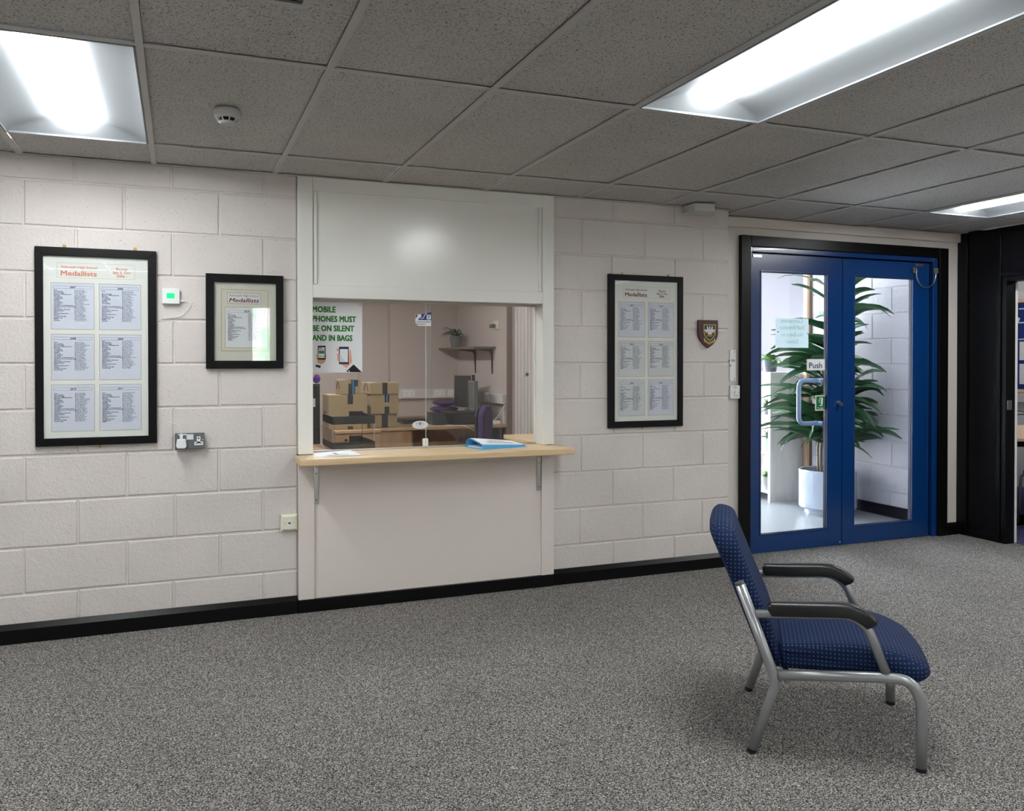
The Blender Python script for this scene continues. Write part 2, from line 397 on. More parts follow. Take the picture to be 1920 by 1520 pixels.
def box(name, b, material, parent=None, **k):
    return obj(name, MB().box(*b), material, parent, **k)
def text(name, lines, material, parent, x, y, z, w=None, h=0.02, align='LEFT', bold=0.0, shear=0.0, right=(1, 0, 0), upv=(0, 0, 1), space=1.0, spacing=1.0, res=2, thick=0.0, valign='TOP', squeeze=None, **props):
    cu = bpy.data.curves.new(name, 'FONT'); cu.body = lines; cu.size = 1.0; cu.align_x = align; cu.align_y = valign
    cu.offset = 0.0; cu.shear = shear; cu.space_line = space; cu.space_character = spacing; cu.resolution_u = res; cu.fill_mode = 'FRONT'
    tmp = bpy.data.objects.new(name, cu); COL.objects.link(tmp)
    dg = bpy.context.evaluated_depsgraph_get(); dg.update()
    me = bpy.data.meshes.new_from_object(tmp.evaluated_get(dg))
    bpy.data.objects.remove(tmp); bpy.data.curves.remove(cu)
    xs = [v_.co.x for v_ in me.vertices]; ys = [v_.co.y for v_ in me.vertices]
    if not xs: return None
    sy = h; sx = h if squeeze is None else h*squeeze
    if w: sx = w/max(1e-6, max(xs)-min(xs))
    rv, uv_ = Vector(right), Vector(upv); Mi = WM[parent].inverted() if parent else Matrix()
    base = Vector((x, y, z))
    x0 = min(xs) if (align == 'LEFT') else 0
    for v_ in me.vertices:
        v_.co = Mi @ (base+rv*(v_.co.x-x0)*sx+uv_*v_.co.y*sy)
    if bold:
        bb = Mi.to_3x3() @ rv*(bold*sx); bu = Mi.to_3x3() @ uv_*(bold*sy*0.6)
        vv = [v_.co.copy() for v_ in me.vertices]; ff = [tuple(p_.vertices) for p_ in me.polygons]; nv = len(vv)
        offs = [bb+bu, -bb-bu] if res == 1 else [bb+bu, bb-bu, -bb+bu, -bb-bu, bb*0]
        me = bpy.data.meshes.new(name)
        dn = (Mi.to_3x3() @ rv.cross(uv_)).normalized()*0.00007
        me.from_pydata([tuple(v_+o_+dn*q_) for q_, o_ in enumerate(offs) for v_ in vv], [], [tuple(i_+k_*nv for i_ in f_) for k_ in range(len(offs)) for f_ in ff])
    me.materials.clear(); me.materials.append(material)
    o = bpy.data.objects.new(name, me); link(o, parent)
    WM[o] = WM[parent] if parent else Matrix()
    for k, v_ in props.items(): o[k] = v_
    return o
def struct(name, mb, material, parent=None, **k):
    if parent is None: k['kind'] = 'structure'
    return obj(name, mb, material, parent, **k)
def tag(o, label, cat, group=None):
    o['label'] = label; o['category'] = cat
    if group: o['group'] = group
    return o
def copytree(o, loc=None, parent=None):
    c_ = o.copy(); COL.objects.link(c_)
    if parent: c_.parent = parent
    if loc is not None: c_.location = loc
    for ch in list(o.children): copytree(ch, None, c_)
    return c_

def block_wall(mb, u0, u1, z0, z1, uoff, mp, zoff=0.0061, jd=0.0065, seed=1, ch=0.0055, j=0.0035):
    """block faces standing jd proud of the joint plane; mp(u, depth, z) -> world, depth>0 into the wall"""
    rg = random.Random(seed)
    mb.poly([mp(u0, jd, z0), mp(u1, jd, z0), mp(u1, jd, z1), mp(u0, jd, z1)])
    k0 = int(math.floor((z0-zoff)/0.225))
    for k in range(k0, k0+14):
        za, zb = zoff+k*0.225, zoff+(k+1)*0.225
        a, b = max(za+j, z0), min(zb-j, z1)
        if b-a < 0.01: continue
        off = uoff+(0.225 if k % 2 == 0 else 0.0)
        i0 = int(math.floor((u0-off)/0.45))-1; jit = {}
        for i in range(i0, i0+40):
            jit[i] = rg.uniform(-0.008, 0.008)
        for i in range(i0, i0+39):
            ua = off+i*0.45+jit[i]+j; ub = off+(i+1)*0.45+jit[i+1]-j
            ua, ub = max(ua, u0), min(ub, u1)
            if ub-ua < 0.012: continue
            d = [rg.uniform(-0.0008, 0.0008) for _ in range(4)]
            wz = [rg.uniform(-0.0018, 0.0018) for _ in range(4)]
            o = [(ua, a), (ub, a), (ub, b), (ua, b)]
            c_ = ch
            n = [(ua+c_, a+c_), (ub-c_, a+c_), (ub-c_, b-c_), (ua+c_, b-c_)]
            # subdivided edges so the arrises wander a little
            O = [mb.pt(mp(p[0], jd, p[1]+0)) for p in o]
            N = [mb.pt(mp(p[0], d[q], p[1]+wz[q])) for q, p in enumerate(n)]
            mb.f.append(N)
            for q in range(4): mb.f.append([O[q], O[(q+1) % 4], N[(q+1) % 4], N[q]])
    return mb

# ================================================================= SETTING
XL, XR, YF = -3.0, 5.76, -6.6
struct('floor', MB().box(XL, XR+0.04, YF, 0.245, -0.05, 0.0), MT['carpet'])
# main block wall, two runs either side of the hatch, one object
mb = MB()
block_wall(mb, XL, 0.603, 0, 2.45, -0.696, lambda u, d, z: (u, d, z), seed=3)
block_wall(mb, 2.128, 3.425, 0, 2.45, 2.3208, lambda u, d, z: (u, d, z), seed=5)
mb.box(XL, 0.603, 0.0066, 0.10, 0, 2.45); mb.box(2.128, 3.421, 0.0066, 0.10, 0, 2.45)
struct('wall_back', mb, MT['block'], fix=False)
# plastered return and recess wall round the blue doors
mb = MB().box(3.38, 3.672, 0.2, 0.32, 0, 2.45).box(5.588, 5.86, 0.2, 0.32, 0, 2.45).box(3.672, 5.588, 0.2, 0.32, 2.235, 2.45)
mb.box(3.35, 3.4205, 0.101, 0.2, 0, 2.45)
struct('wall_back_recess', mb, MT['plaster'])
struct('trim_1', MB().box(3.4255, 5.75, 0.17, 0.1995, 2.305, 2.372), MT['cream_satin'], bevel=0.004)
struct('wall_left', MB().box(XL-0.1, XL, YF, 0.1, 0, 2.45), MT['block'])
struct('wall_front', MB().box(XL-0.1, 0.86, YF-0.12, YF, 0, 2.45).box(1.14, 5.9, YF-0.12, YF, 0, 2.45).box(0.86, 1.14, YF-0.12, YF, 2.09, 2.45).box(0.86, 1.14, YF-0.12, YF, 0, 0.2), MT['plaster'])
w1 = struct('window_1', MB().frame(0.86, 1.14, 0.2, 2.09, 0.03, YF-0.06, YF-0.02), MT['white_gloss'])
obj('dimming_pane', MB().box(0.89, 1.11, YF-0.045, YF-0.041, 0.23, 2.06), MT['film'], w1)  # translucent pane added to dim the window's reflection in the picture glass
# skirting boards, black gloss
def skirt(name, x0, x1, y):
    return struct(name, MB().prism([(y-0.0005, 0.0), (y-0.028, 0.0), (y-0.028, 0.068), (y-0.008, 0.092), (y-0.0005, 0.092)], 'x', x0, x1), MT['black_gloss'])
skirt('baseboard_left', XL, 0.6, 0.0)
skirt('baseboard_right', 2.134, 3.43, 0.0)
skirt('baseboard_recess', 5.615, 5.74, 0.1995)

# ceiling: tiles and grid
LIGHTS = [(-1, 0), (3, 1), (8, 0), (-4, 1), (8, 2), (3, 3), (-5, 3), (8, 4)]   # (column, row) cells, including lights added out of view
def cellx(i): return GX+TW*i, GX+TW*(i+1)
def celly(r): return GY0-TL*(r+1), GY0-TL*r
tiles = MB(); bars = MB()
lset = set(LIGHTS)
ZT = HC+0.008
for i in range(-6, 11):
    for r in range(-1, 5):
        x0, x1 = cellx(i); x0 = max(x0, XL); x1 = min(x1, XR)
        if x1-x0 < 0.03: continue
        if r == -1: y0, y1 = GY0, (0.0 if x0 < 3.4 else 0.2)
        else: y0, y1 = celly(r)
        y0 = max(y0, YF)
        if y1-y0 < 0.02 or (i, r) in lset: continue
        if r == -1 and x0 < 3.42 < x1:
            tiles.poly([(x0, y0, ZT), (x0, 0, ZT), (3.424, 0, ZT), (3.424, y0, ZT)])
            tiles.poly([(3.424, y0, ZT), (3.424, 0.2, ZT), (x1, 0.2, ZT), (x1, y0, ZT)]); continue
        x0 += 0.0136; x1 -= 0.0136; y0 += 0.0136 ; y1 -= 0.0136 if r >= 0 else 0.0
        k = [random.uniform(0, 0.002) for _ in range(4)]
        tiles.poly([(x0, y0, ZT+k[0]), (x0, y1, ZT+k[1]), (x1, y1, ZT+k[2]), (x1, y0, ZT+k[3])])
ce = struct('ceiling', tiles, MT['tile'], fix=False)
for i in range(-5, 11):
    x = GX+TW*i
    if x > XR: break
    bars.box(x-0.012, x+0.012, YF, 0.0 if x < 3.42 else 0.2, HC, HC+0.006)
for r in range(0, 5):
    y = GY0-TL*r
    bars.box(XL, XR, y-0.012, y+0.012, HC+0.0005, HC+0.0055)
struct('ceiling_grid', bars, MT['grid'], ce)
struct('trim_2', MB().box(XL, 3.43, -0.018, -0.0005, HC-0.003, HC+0.004), MT['grid'])
struct('ceiling_void', MB().box(XL-0.1, 12.5, YF, 6.0, 2.56, 2.6), MT['plaster'], ce)

def troffer(i, r, m, label, group=None, zc=HC, cell=None):
    if cell: x0, x1, y0, y1 = cell
    else:
        x0, x1 = cellx(i); y0, y1 = celly(r)
    x0 += 0.013; x1 -= 0.013; y0 += 0.013; y1 -= 0.013
    cx, cy = (x0+x1)/2, (y0+y1)/2
    t_ = thing('ceiling_light', label, 'ceiling light', (cx, cy, zc), group=group)
    W2, L2 = (x1-x0)/2, (y1-y0)/2
    def prof(x):
        a = max(0, (W2-abs(x))/(W2-0.078)); return 0.068*min(1, a)**0.75
    mb = MB(); nx, ny = 28, 44; g = []
    ys = sorted(set([-L2+0.0+0.12*k/12 for k in range(13)]+[L2-0.12*k/12 for k in range(13)]+[-L2+0.12+(2*L2-0.24)*k/6 for k in range(7)]))
    for yy in ys:
        row = []
        for q in range(nx+1):
            xx = -W2+2*W2*q/nx
            row.append(mb.pt((cx+xx, cy+yy, zc+0.001+min(prof(xx), 0.85*(L2-abs(yy))))))
        g.append(row)
    for a, b in zip(g, g[1:]):
        for q in range(nx): mb.f.append([a[q], a[q+1], b[q+1], b[q]])
    obj('reflector', mb, MT['reflector'], t_, smooth=True, fix=False)
    fr = MB()
    fr.box(x0, x0+0.006, y0, y1, zc-0.002, zc+0.03).box(x1-0.006, x1, y0, y1, zc-0.002, zc+0.03)
    fr.box(x0, x1, y0, y0+0.006, zc-0.002, zc+0.03).box(x0, x1, y1-0.006, y1, zc-0.002, zc+0.03)
    obj('frame', fr, MT['reflector'], t_)
    mb = MB(); yl = L2-0.082; n = 12; A = []; B = []
    for q in range(n+1):
        xx = -0.078+0.156*q/n; zz = zc+0.062-0.044*math.sqrt(max(0, 1-(xx/0.083)**2))
        A.append(mb.pt((cx+xx, cy-yl, zz))); B.append(mb.pt((cx+xx, cy+yl, zz)))
    for q in range(n): mb.f.append([A[q], B[q], B[q+1], A[q+1]])
    mb.f.append(A); mb.f.append(B[::-1])
    obj('diffuser', mb, m, t_, smooth=False, fix=False)
    return t_
LL = {(-1, 0): 'recessed ceiling light with lit diffuser in the upper left corner of the view',
      (3, 1): 'large recessed ceiling light with long lit diffuser above the blue armchair',
      (8, 0): 'small looking recessed ceiling light above the dark partition at far right'}
for (i, r) in LIGHTS:
    troffer(i, r, MT['lamp'], LL.get((i, r), 'added recessed ceiling light of the waiting area, out of view'), group=None if (i, r) in LL else 'added ceiling lights out of view')

# smoke detector, small sensor box, ceiling vent
t_ = thing('smoke_detector', 'round white smoke detector on a ceiling tile', 'smoke detector', (0.187, -1.121, HC))
obj('base', MB().lathe([(0.048, HC+0.006), (0.052, HC-0.004), (0.052, HC-0.022), (0.046, HC-0.030)], 0.187, -1.121), MT['detector_white'], t_, smooth=True, fix=True)
obj('sensing_chamber', MB().lathe([(0.030, HC-0.028), (0.032, HC-0.046)], 0.187, -1.121), MT['black_plastic'], t_)
mb = MB().lathe([(0.030, HC-0.042), (0.035, HC-0.046), (0.028, HC-0.054)], 0.187, -1.121)
for k in range(9):
    a = 2*math.pi*k/9; ca, sa = math.cos(a), math.sin(a)
    mb.tube([(0.187+0.043*ca, -1.121+0.043*sa, HC-0.028), (0.187+0.038*ca, -1.121+0.038*sa, HC-0.040), (0.187+0.028*ca, -1.121+0.028*sa, HC-0.047)], 0.0028, 6)
obj('cap', mb, MT['detector_white'], t_)
t_ = thing('sensor_box', 'small pale angular sensor box fixed where ceiling meets the block wall', 'sensor', (3.115, -0.05, HC))
obj('casing', MB().prism([(3.04, -0.17), (3.17, -0.20), (3.24, -0.10), (3.24, -0.035), (3.04, -0.035)], 'z', HC-0.052, HC-0.002), MT['detector_white'], t_, bevel=0.005)
obj('sensor_hole', MB().lathe([(0.004, -0.158), (0.004, -0.150)], 3.205, HC-0.02, 10, 'y'), MT['black_plastic'], t_)
t_ = thing('ceiling_vent', 'dark slotted air vent cut off by the top edge of the picture', 'air vent', (0.28, -2.36, HC))
obj('grille_frame', MB().box(0.06, 0.348, -2.50, -2.245, HC-0.006, HC-0.001), MT['grid'], t_)
mb = MB()
for k in range(7): mb.box(0.08, 0.325, -2.450+0.026*k, -2.434+0.026*k, HC-0.009, HC-0.0055)
obj('slot_blades', mb, MT['black_plastic'], t_)

# ================================================================= HATCH (reception window)
hx0, hx1 = 0.604, 2.127
W_ = MT['white_gloss']; CS = MT['cream_satin']
mb = MB()
mb.box(hx0, 0.684, -0.03, 0.12, 0.862, 2.371)      # left post, upper
mb.box(2.052, hx1, -0.03, 0.12, 0.862, 2.371)
mb.box(0.684, 2.052, -0.03, 0.12, 2.30, 2.371)
mb.box(0.684, 2.052, -0.032, 0.12, 1.716, 1.787)
win = struct('window_2', mb, W_, bevel=0.003)
obj('upper_panel', MB().box(0.684, 2.052, -0.016, 0.03, 1.787, 2.30), W_, win)
mb = MB().box(0.692, 0.708, -0.026, -0.0155, 1.79, 2.295).box(2.026, 2.042, -0.026, -0.0155, 1.79, 2.295)
obj('glazing_bead', mb, W_, win, bevel=0.003)
obj('lower_post', MB().box(hx0, 0.690, -0.03, 0.12, 0.07, 0.820), CS, win, bevel=0.003)
obj('lower_post', MB().box(2.045, hx1, -0.03, 0.12, 0.07, 0.820), CS, win, bevel=0.003)
obj('lower_panel', MB().box(0.690, 2.045, -0.016, 0.10, 0.07, 0.820), CS, win)
obj('rail', MB().box(0.690, 2.045, -0.022, -0.0155, 0.775, 0.820), CS, win, bevel=0.002)
obj('plinth', MB().box(hx0, hx1, -0.034, 0.10, 0.0, 0.0695), MT['black_gloss'], win, bevel=0.002)
# sliding glass
GYY = 0.085
obj('top_track', MB().box(0.685, 2.051, GYY-0.012, GYY+0.022, 1.704, 1.715), MT['grid'], win)
obj('bottom_track', MB().box(0.685, 2.051, GYY-0.008, GYY+0.020, 0.8605, 0.868), MT['steel'], win)
g1 = obj('sliding_glass', MB().box(0.686, 1.392, GYY+0.008, GYY+0.013, 0.869, 1.703), MT['glass'], win)
g2 = obj('sliding_glass', MB().box(1.352, 2.045, GYY-0.003, GYY+0.002, 0.869, 1.703), MT['glass'], win)
obj('polished_edge', MB().box(1.3510, 1.3530, GYY-0.0032, GYY+0.0022, 0.869, 1.703), MT['glass_edge'], g2)
obj('polished_edge', MB().box(1.3915, 1.3930, GYY+0.0078, GYY+0.0132, 0.869, 1.703), MT['glass'], g1)
obj('edge_strip', MB().box(2.045, 2.0515, GYY-0.005, GYY+0.005, 0.869, 1.703), MT['white_plastic'], g2)
obj('finger_hole', MB().lathe([(0.013, GYY-0.012), (0.014, GYY-0.006), (0.014, GYY-0.0035)], 1.992, 1.287, 20, 'y'), MT['steel'], g2, smooth=True)
obj('finger_hole_centre', MB().lathe([(0.007, GYY-0.0135), (0.007, GYY-0.012)], 1.992, 1.287, 16, 'y'), MT['black_plastic'], g2)

# lock block at the meeting of the panes
t_ = thing('glass_lock', 'small clear lock block at the foot of the overlapping glass panes', 'lock', (1.344, GYY-0.014, 0.869))
obj('body', MB().box(1.328, 1.362, GYY-0.022, GYY-0.004, 0.869, 0.917), MT['white_plastic'], t_, bevel=0.006, seg=3)
obj('slot', MB().box(1.3435, 1.3455, GYY-0.0232, GYY-0.0215, 0.872, 0.913), MT['grid'], t_)

# induction loop sticker (front of the glass)
yS = GYY-0.0055
t_ = thing('hearing_loop_sticker', 'blue and white hearing loop sticker on the upper middle of the glass', 'sticker', (1.335, yS, 1.6))
obj('backing', MB().prism([(1.288, 1.607), (1.288, 1.594), (1.302, 1.576), (1.382, 1.576), (1.384, 1.660), (1.288, 1.638)], 'y', yS-0.0006, yS), MT['sign_white'], t_)
obj('blue_field', MB().prism([(1.298, 1.610), (1.384, 1.610), (1.384, 1.659), (1.291, 1.637), (1.289, 1.626)], 'y', yS-0.0011, yS-0.0007), MT['sign_blue'], t_)
mb = MB().prism([(1.288, 1.612), (1.300, 1.609), (1.326, 1.634), (1.316, 1.645), (1.304, 1.640)], 'y', yS-0.0017, yS-0.0012)
mb.tube([(1.318, yS-0.0015, 1.624), (1.326, yS-0.0015, 1.618), (1.336, yS-0.0015, 1.622), (1.343, yS-0.0015, 1.638), (1.354, yS-0.0015, 1.650)], 0.0022, 6)
mb.box(1.356, 1.381, yS-0.0017, yS-0.0012, 1.614, 1.642)
obj('pictogram', mb, MT['sign_white'], t_)
text('letter', 'T', MT['sign_blue'], t_, 1.3685, yS-0.002, 1.640, h=0.030, align='CENTER', bold=0.02)
text('lettering', 'INDUCTION LOOP INSTALLED\nSwitch hearing aid to T', MT['sign_blue'], t_, 1.295, yS-0.0009, 1.604, w=0.085, h=0.011, bold=0.02, space=1.1)
# oval sticker
t_ = thing('oval_sticker', 'oval white maker sticker low on the middle of the glass', 'sticker', (1.312, yS, 0.98))
mb = MB()
P = [(1.316+0.048*math.cos(2*math.pi*k/32), 0.997+0.0235*math.sin(2*math.pi*k/32)) for k in range(32)]
mb.prism(P, 'y', yS-0.0006, yS); obj('backing', mb, MT['sheet_white'], t_)
mb = MB()
for k in range(20):
    a = 2*math.pi*k/20; b = 2*math.pi*(k+1)/20
    mb.prism([(1.316+0.0095*math.cos(a), 1.005+0.0095*math.sin(a)), (1.316+0.0095*math.cos(b), 1.005+0.0095*math.sin(b)), (1.316+0.0070*math.cos(b), 1.005+0.0070*math.sin(b)), (1.316+0.0070*math.cos(a), 1.005+0.0070*math.sin(a))], 'y', yS-0.0011, yS-0.0007)
mb.prism([(1.311, 1.001), (1.321, 1.001), (1.316, 1.011)], 'y', yS-0.0011, yS-0.0007)
obj('emblem', mb, MT['ink_navy'], t_)
text('lettering', 'I', MT['ink_navy'], t_, 1.296, yS-0.001, 1.012, h=0.016, align='CENTER', bold=0.03)
text('lettering', 'S', MT['ink_grey'], t_, 1.336, yS-0.001, 1.012, h=0.016, align='CENTER')
mb = MB().box(1.292, 1.340, yS-0.0010, yS-0.0007, 0.9885, 0.9893).box(1.300, 1.332, yS-0.0010, yS-0.0007, 0.9835, 0.9843)
obj('fine_print', mb, MT['ink_grey'], t_)

# MOBILE PHONES poster inside the glass (on the inner pane)
yP = GYY+0.006
t_ = thing('mobile_phone_poster', 'white poster asking for silent mobile phones in green capitals, stuck to the glass', 'poster', (0.83, yP, 1.31))
mb = MB(); n = 8
for k in range(n):
    xa, xb = 0.6865+(0.9785-0.6865)*k/n, 0.6865+(0.9785-0.6865)*(k+1)/n
    mb.box(xa, xb, yP-0.0004, yP, 1.305, 1.702)
obj('sheet', mb, MT['paper'], t_)
yT = yP-0.0012
for (s_, z, w) in (('MOBILE', 1.681, 0.128), ('PHONES MUST', 1.628, 0.243), ('BE ON SILENT', 1.575, 0.232), ('AND IN BAGS', 1.521, 0.222)):
    text('lettering', s_, MT['ink_green'], t_, 0.699, yT, z, w=w, h=0.0455, bold=0.050, spacing=1.02)
def pr(name, polys, m, y=None):
    mb = MB()
    for p in polys: mb.prism(p, 'y', (y or yT)-0.0003, (y or yT))
    return obj(name, mb, m, t_)
def rect(a, b, c_, d): return [(a, c_), (b, c_), (b, d), (a, d)]
def el(cx, cz, rx, rz, n=14, rot=0): return [(cx+rx*math.cos(2*math.pi*k/n)*math.cos(rot)-rz*math.sin(2*math.pi*k/n)*math.sin(rot), cz+rx*math.cos(2*math.pi*k/n)*math.sin(rot)+rz*math.sin(2*math.pi*k/n)*math.cos(rot)) for k in range(n)]
pr('printed_hand', [[(0.720, 1.405), (0.733, 1.416), (0.735, 1.385), (0.765, 1.378), (0.768, 1.392), (0.774, 1.385), (0.767, 1.365), (0.750, 1.352), (0.728, 1.358), (0.722, 1.385)], el(0.769, 1.405, 0.0055, 0.0042), el(0.771, 1.396, 0.0055, 0.0042), el(0.769, 1.387, 0.0055, 0.0042)], MT['skin_a'])
pr('printed_phone', [rect(0.728, 0.771, 1.378, 1.456)], MT['ink_black'], yT-0.0005)
pr('printed_screen', [rect(0.733, 0.766, 1.388, 1.447)], MT['paper'], yT-0.001)
pr('printed_screen_bar', [rect(0.735, 0.749, 1.440, 1.445)], MT['print_red'], yT-0.0015)
pr('printed_screen_bar', [rect(0.735, 0.764, 1.432, 1.4365)], MT['print_orange'], yT-0.0015)
pr('printed_screen_bar', [rect(0.735, 0.764, 1.411, 1.428)], MT['print_teal'], yT-0.0015)
pr('printed_screen_bar', [rect(0.736, 0.748, 1.393, 1.401), rect(0.752, 0.764, 1.393, 1.401)], MT['print_lime'], yT-0.0015)
pr('printed_thumb', [[(0.721, 1.405), (0.728, 1.418), (0.732, 1.412), (0.733, 1.392), (0.726, 1.385)]], MT['skin_a'], yT-0.0018)
pr('printed_cuff', [[(0.718, 1.351), (0.745, 1.345), (0.741, 1.330), (0.714, 1.339)]], MT['print_navy'])
pr('printed_hand', [[(0.848, 1.358), (0.870, 1.352), (0.902, 1.400), (0.906, 1.435), (0.911, 1.435), (0.917, 1.395), (0.921, 1.366), (0.889, 1.330)]], MT['skin_b'])
pr('printed_fingers', [el(0.839, 1.434, 0.0045, 0.009, rot=0.3), el(0.842, 1.405, 0.009, 0.006, rot=-0.2), el(0.843, 1.390, 0.009, 0.006, rot=-0.2), el(0.844, 1.376, 0.009, 0.006, rot=-0.2)], MT['skin_b'], yT-0.0018)
pr('printed_phone', [rect(0.846, 0.901, 1.352, 1.451)], MT['print_navy'], yT-0.0005)
pr('printed_screen', [rect(0.851, 0.896, 1.364, 1.438)], MT['paper'], yT-0.001)
pr('printed_screen_glare', [[(0.853, 1.366), (0.882, 1.366), (0.853, 1.405)]], MT['print_sky'], yT-0.0015)
pr('printed_sleeve', [[(0.888, 1.314), (0.893, 1.308), (0.976, 1.306), (0.929, 1.351)]], MT['ink_black'], yT-0.0005)
pr('printed_button', [el(0.902, 1.313, 0.004, 0.004)], MT['paper'], yT-0.001)
obj('suction_pad', MB().lathe([(0.008, yP-0.006), (0.010, yP-0.001)], 0.968, 1.694, 14, 'y'), MT['glass_edge'], t_)
obj('suction_pad', MB().lathe([(0.008, yP-0.006), (0.010, yP-0.001)], 0.695, 1.694, 14, 'y'), MT['glass_edge'], t_)

# counter board with brackets
t_ = thing('counter_shelf', 'light oak counter board across the reception hatch on two brackets', 'counter', (1.37, -0.12, 0.82))
mb = MB().prism([(0.585, -0.2450), (2.165, -0.2450), (2.165, -0.0315), (2.0515, -0.0315), (2.0515, 0.20), (0.685, 0.20), (0.685, -0.0315), (0.585, -0.0315)], 'z', 0.8215, 0.8600)
obj('board', mb, MT['oak'], t_, bevel=0.008, seg=3)
for bx in (0.701, 2.030):
    b_ = obj('bracket', MB().box(bx-0.013, bx+0.013, -0.0240, -0.0175, 0.588, 0.8205).box(bx-0.013, bx+0.013, -0.20, -0.0175, 0.8165, 0.8212), MT['steel'], t_, bevel=0.002)
    for z in (0.61, 0.755, 0.79):
        obj('screw', MB().lathe([(0.0035, -0.0252), (0.0035, -0.0238)], bx, z, 10, 'y'), MT['black_plastic'], b_)
# loose sheet + red mark
t_ = thing('loose_paper_sheet', 'loose white paper sheet with a small red mark lying on the counter', 'paper', (0.80, -0.1, 0.861))
mb = MB(); q = [(0.716, 0.025), (0.872, 0.072), (0.905, -0.155), (0.700, -0.218)]
mb.poly([(0.665+0.02, 0.045, 0.8612), (0.905, 0.075, 0.8660), (0.925, -0.155, 0.8620), (0.690, -0.185, 0.8612)])
mb.poly([(0.665+0.02, 0.045, 0.8608), (0.905, 0.075, 0.8656), (0.925, -0.155, 0.8616), (0.690, -0.185, 0.8608)][::-1])
obj('sheet', mb, MT['paper'], t_)
obj('red_mark', MB().poly([(0.785, -0.03, 0.8640), (0.800, -0.028, 0.8642), (0.812, -0.092, 0.8634), (0.797, -0.094, 0.8632)]), MT['print_red'], t_)
mb = MB()
for k in range(3): mb.poly([(0.74, -0.118-0.018*k, 0.8630), (0.86, -0.105-0.018*k, 0.8640), (0.86, -0.110-0.018*k, 0.8640), (0.74, -0.123-0.018*k, 0.8630)])
obj('printed_lines', mb, MT['ink_grey'], t_)

# visitors signing-in book : light blue card folder, closed, slightly sprung open
ang = R(12); bc = Vector((1.755, -0.015, 0.8602))
t_ = thing('visitors_book', 'light blue folder with white visitors signing in cover lying on the counter', 'folder', bc, ang)
L_, D_ = 0.150, 0.085
def tap(x): return 1-0.55*(x+L_)/(2*L_)
def sheetstrip(prof, t, x0, x1, n=6):
    m_ = MB(); rows = []
    for k in range(n+1):
        x = x0+(x1-x0)*k/n; f_ = tap(x)
        rows.append(([m_.pt((x, a, 0.0006+b*f_)) for a, b in prof], [m_.pt((x, a, 0.0006+max(0, b*f_-t))) for a, b in prof]))
    for (a, a2), (b, b2) in zip(rows, rows[1:]):
        for q in range(len(prof)-1):
            m_.f.append([a[q], a[q+1], b[q+1], b[q]]); m_.f.append([a2[q], b2[q], b2[q+1], a2[q+1]])
    for (a, a2) in (rows[0], rows[-1]):
        for q in range(len(prof)-1): m_.f.append([a[q], a[q+1], a2[q+1], a2[q]])
    for q in (0, len(prof)-1):
        for (a, a2), (b, b2) in zip(rows, rows[1:]): m_.f.append([a[q], b[q], b2[q], a2[q]])
    return m_
cov = sheetstrip([(-D_, 0.003), (-D_-0.001, 0.024), (-D_+0.004, 0.027), (0.02, 0.048), (D_-0.03, 0.054), (D_-0.006, 0.050), (D_+0.008, 0.038), (D_+0.012, 0.022), (D_+0.006, 0.008), (D_-0.01, 0.0035)], 0.0022, -L_, L_)
cov.box(-L_-0.012, L_+0.012, -D_-0.010, D_+0.004, 0.0002, 0.0026)
obj('cover', cov, MT['folder_blue'], t_, local=True)
obj('pages', MB().box(-L_+0.006, L_-0.006, -D_+0.004, D_-0.006, 0.0028, 0.0120), MT['paper'], t_, local=True)
obj('cover_sheet', sheetstrip([(-D_+0.006, 0.0292), (0.02, 0.0502), (D_-0.03, 0.0562), (D_-0.010, 0.0535)], 0.0012, -L_+0.010, L_-0.002), MT['paper'], t_, local=True)
MW = WM[t_]
def putl(s_, x, y, w, h):
    def S(x, y): return Vector((x, y, 0.0020+tap(x)*(0.0292+(y+D_-0.006)*(0.0210/(D_+0.014)))))
    p = MW @ S(x, y); rr = (MW.to_3x3() @ (S(x+w, y)-S(x, y))).normalized(); uu = (MW.to_3x3() @ (S(x+w/2, y)-S(x+w/2, y-0.03))).normalized()
    text('lettering', s_, MT['ink_grey'], t_, p.x, p.y, p.z, w=w, h=h, right=rr, upv=uu, bold=0.02)
putl('Visitors', -0.050, 0.022, 0.105, 0.038)
putl('Signing In Book', -0.085, -0.022, 0.180, 0.030)

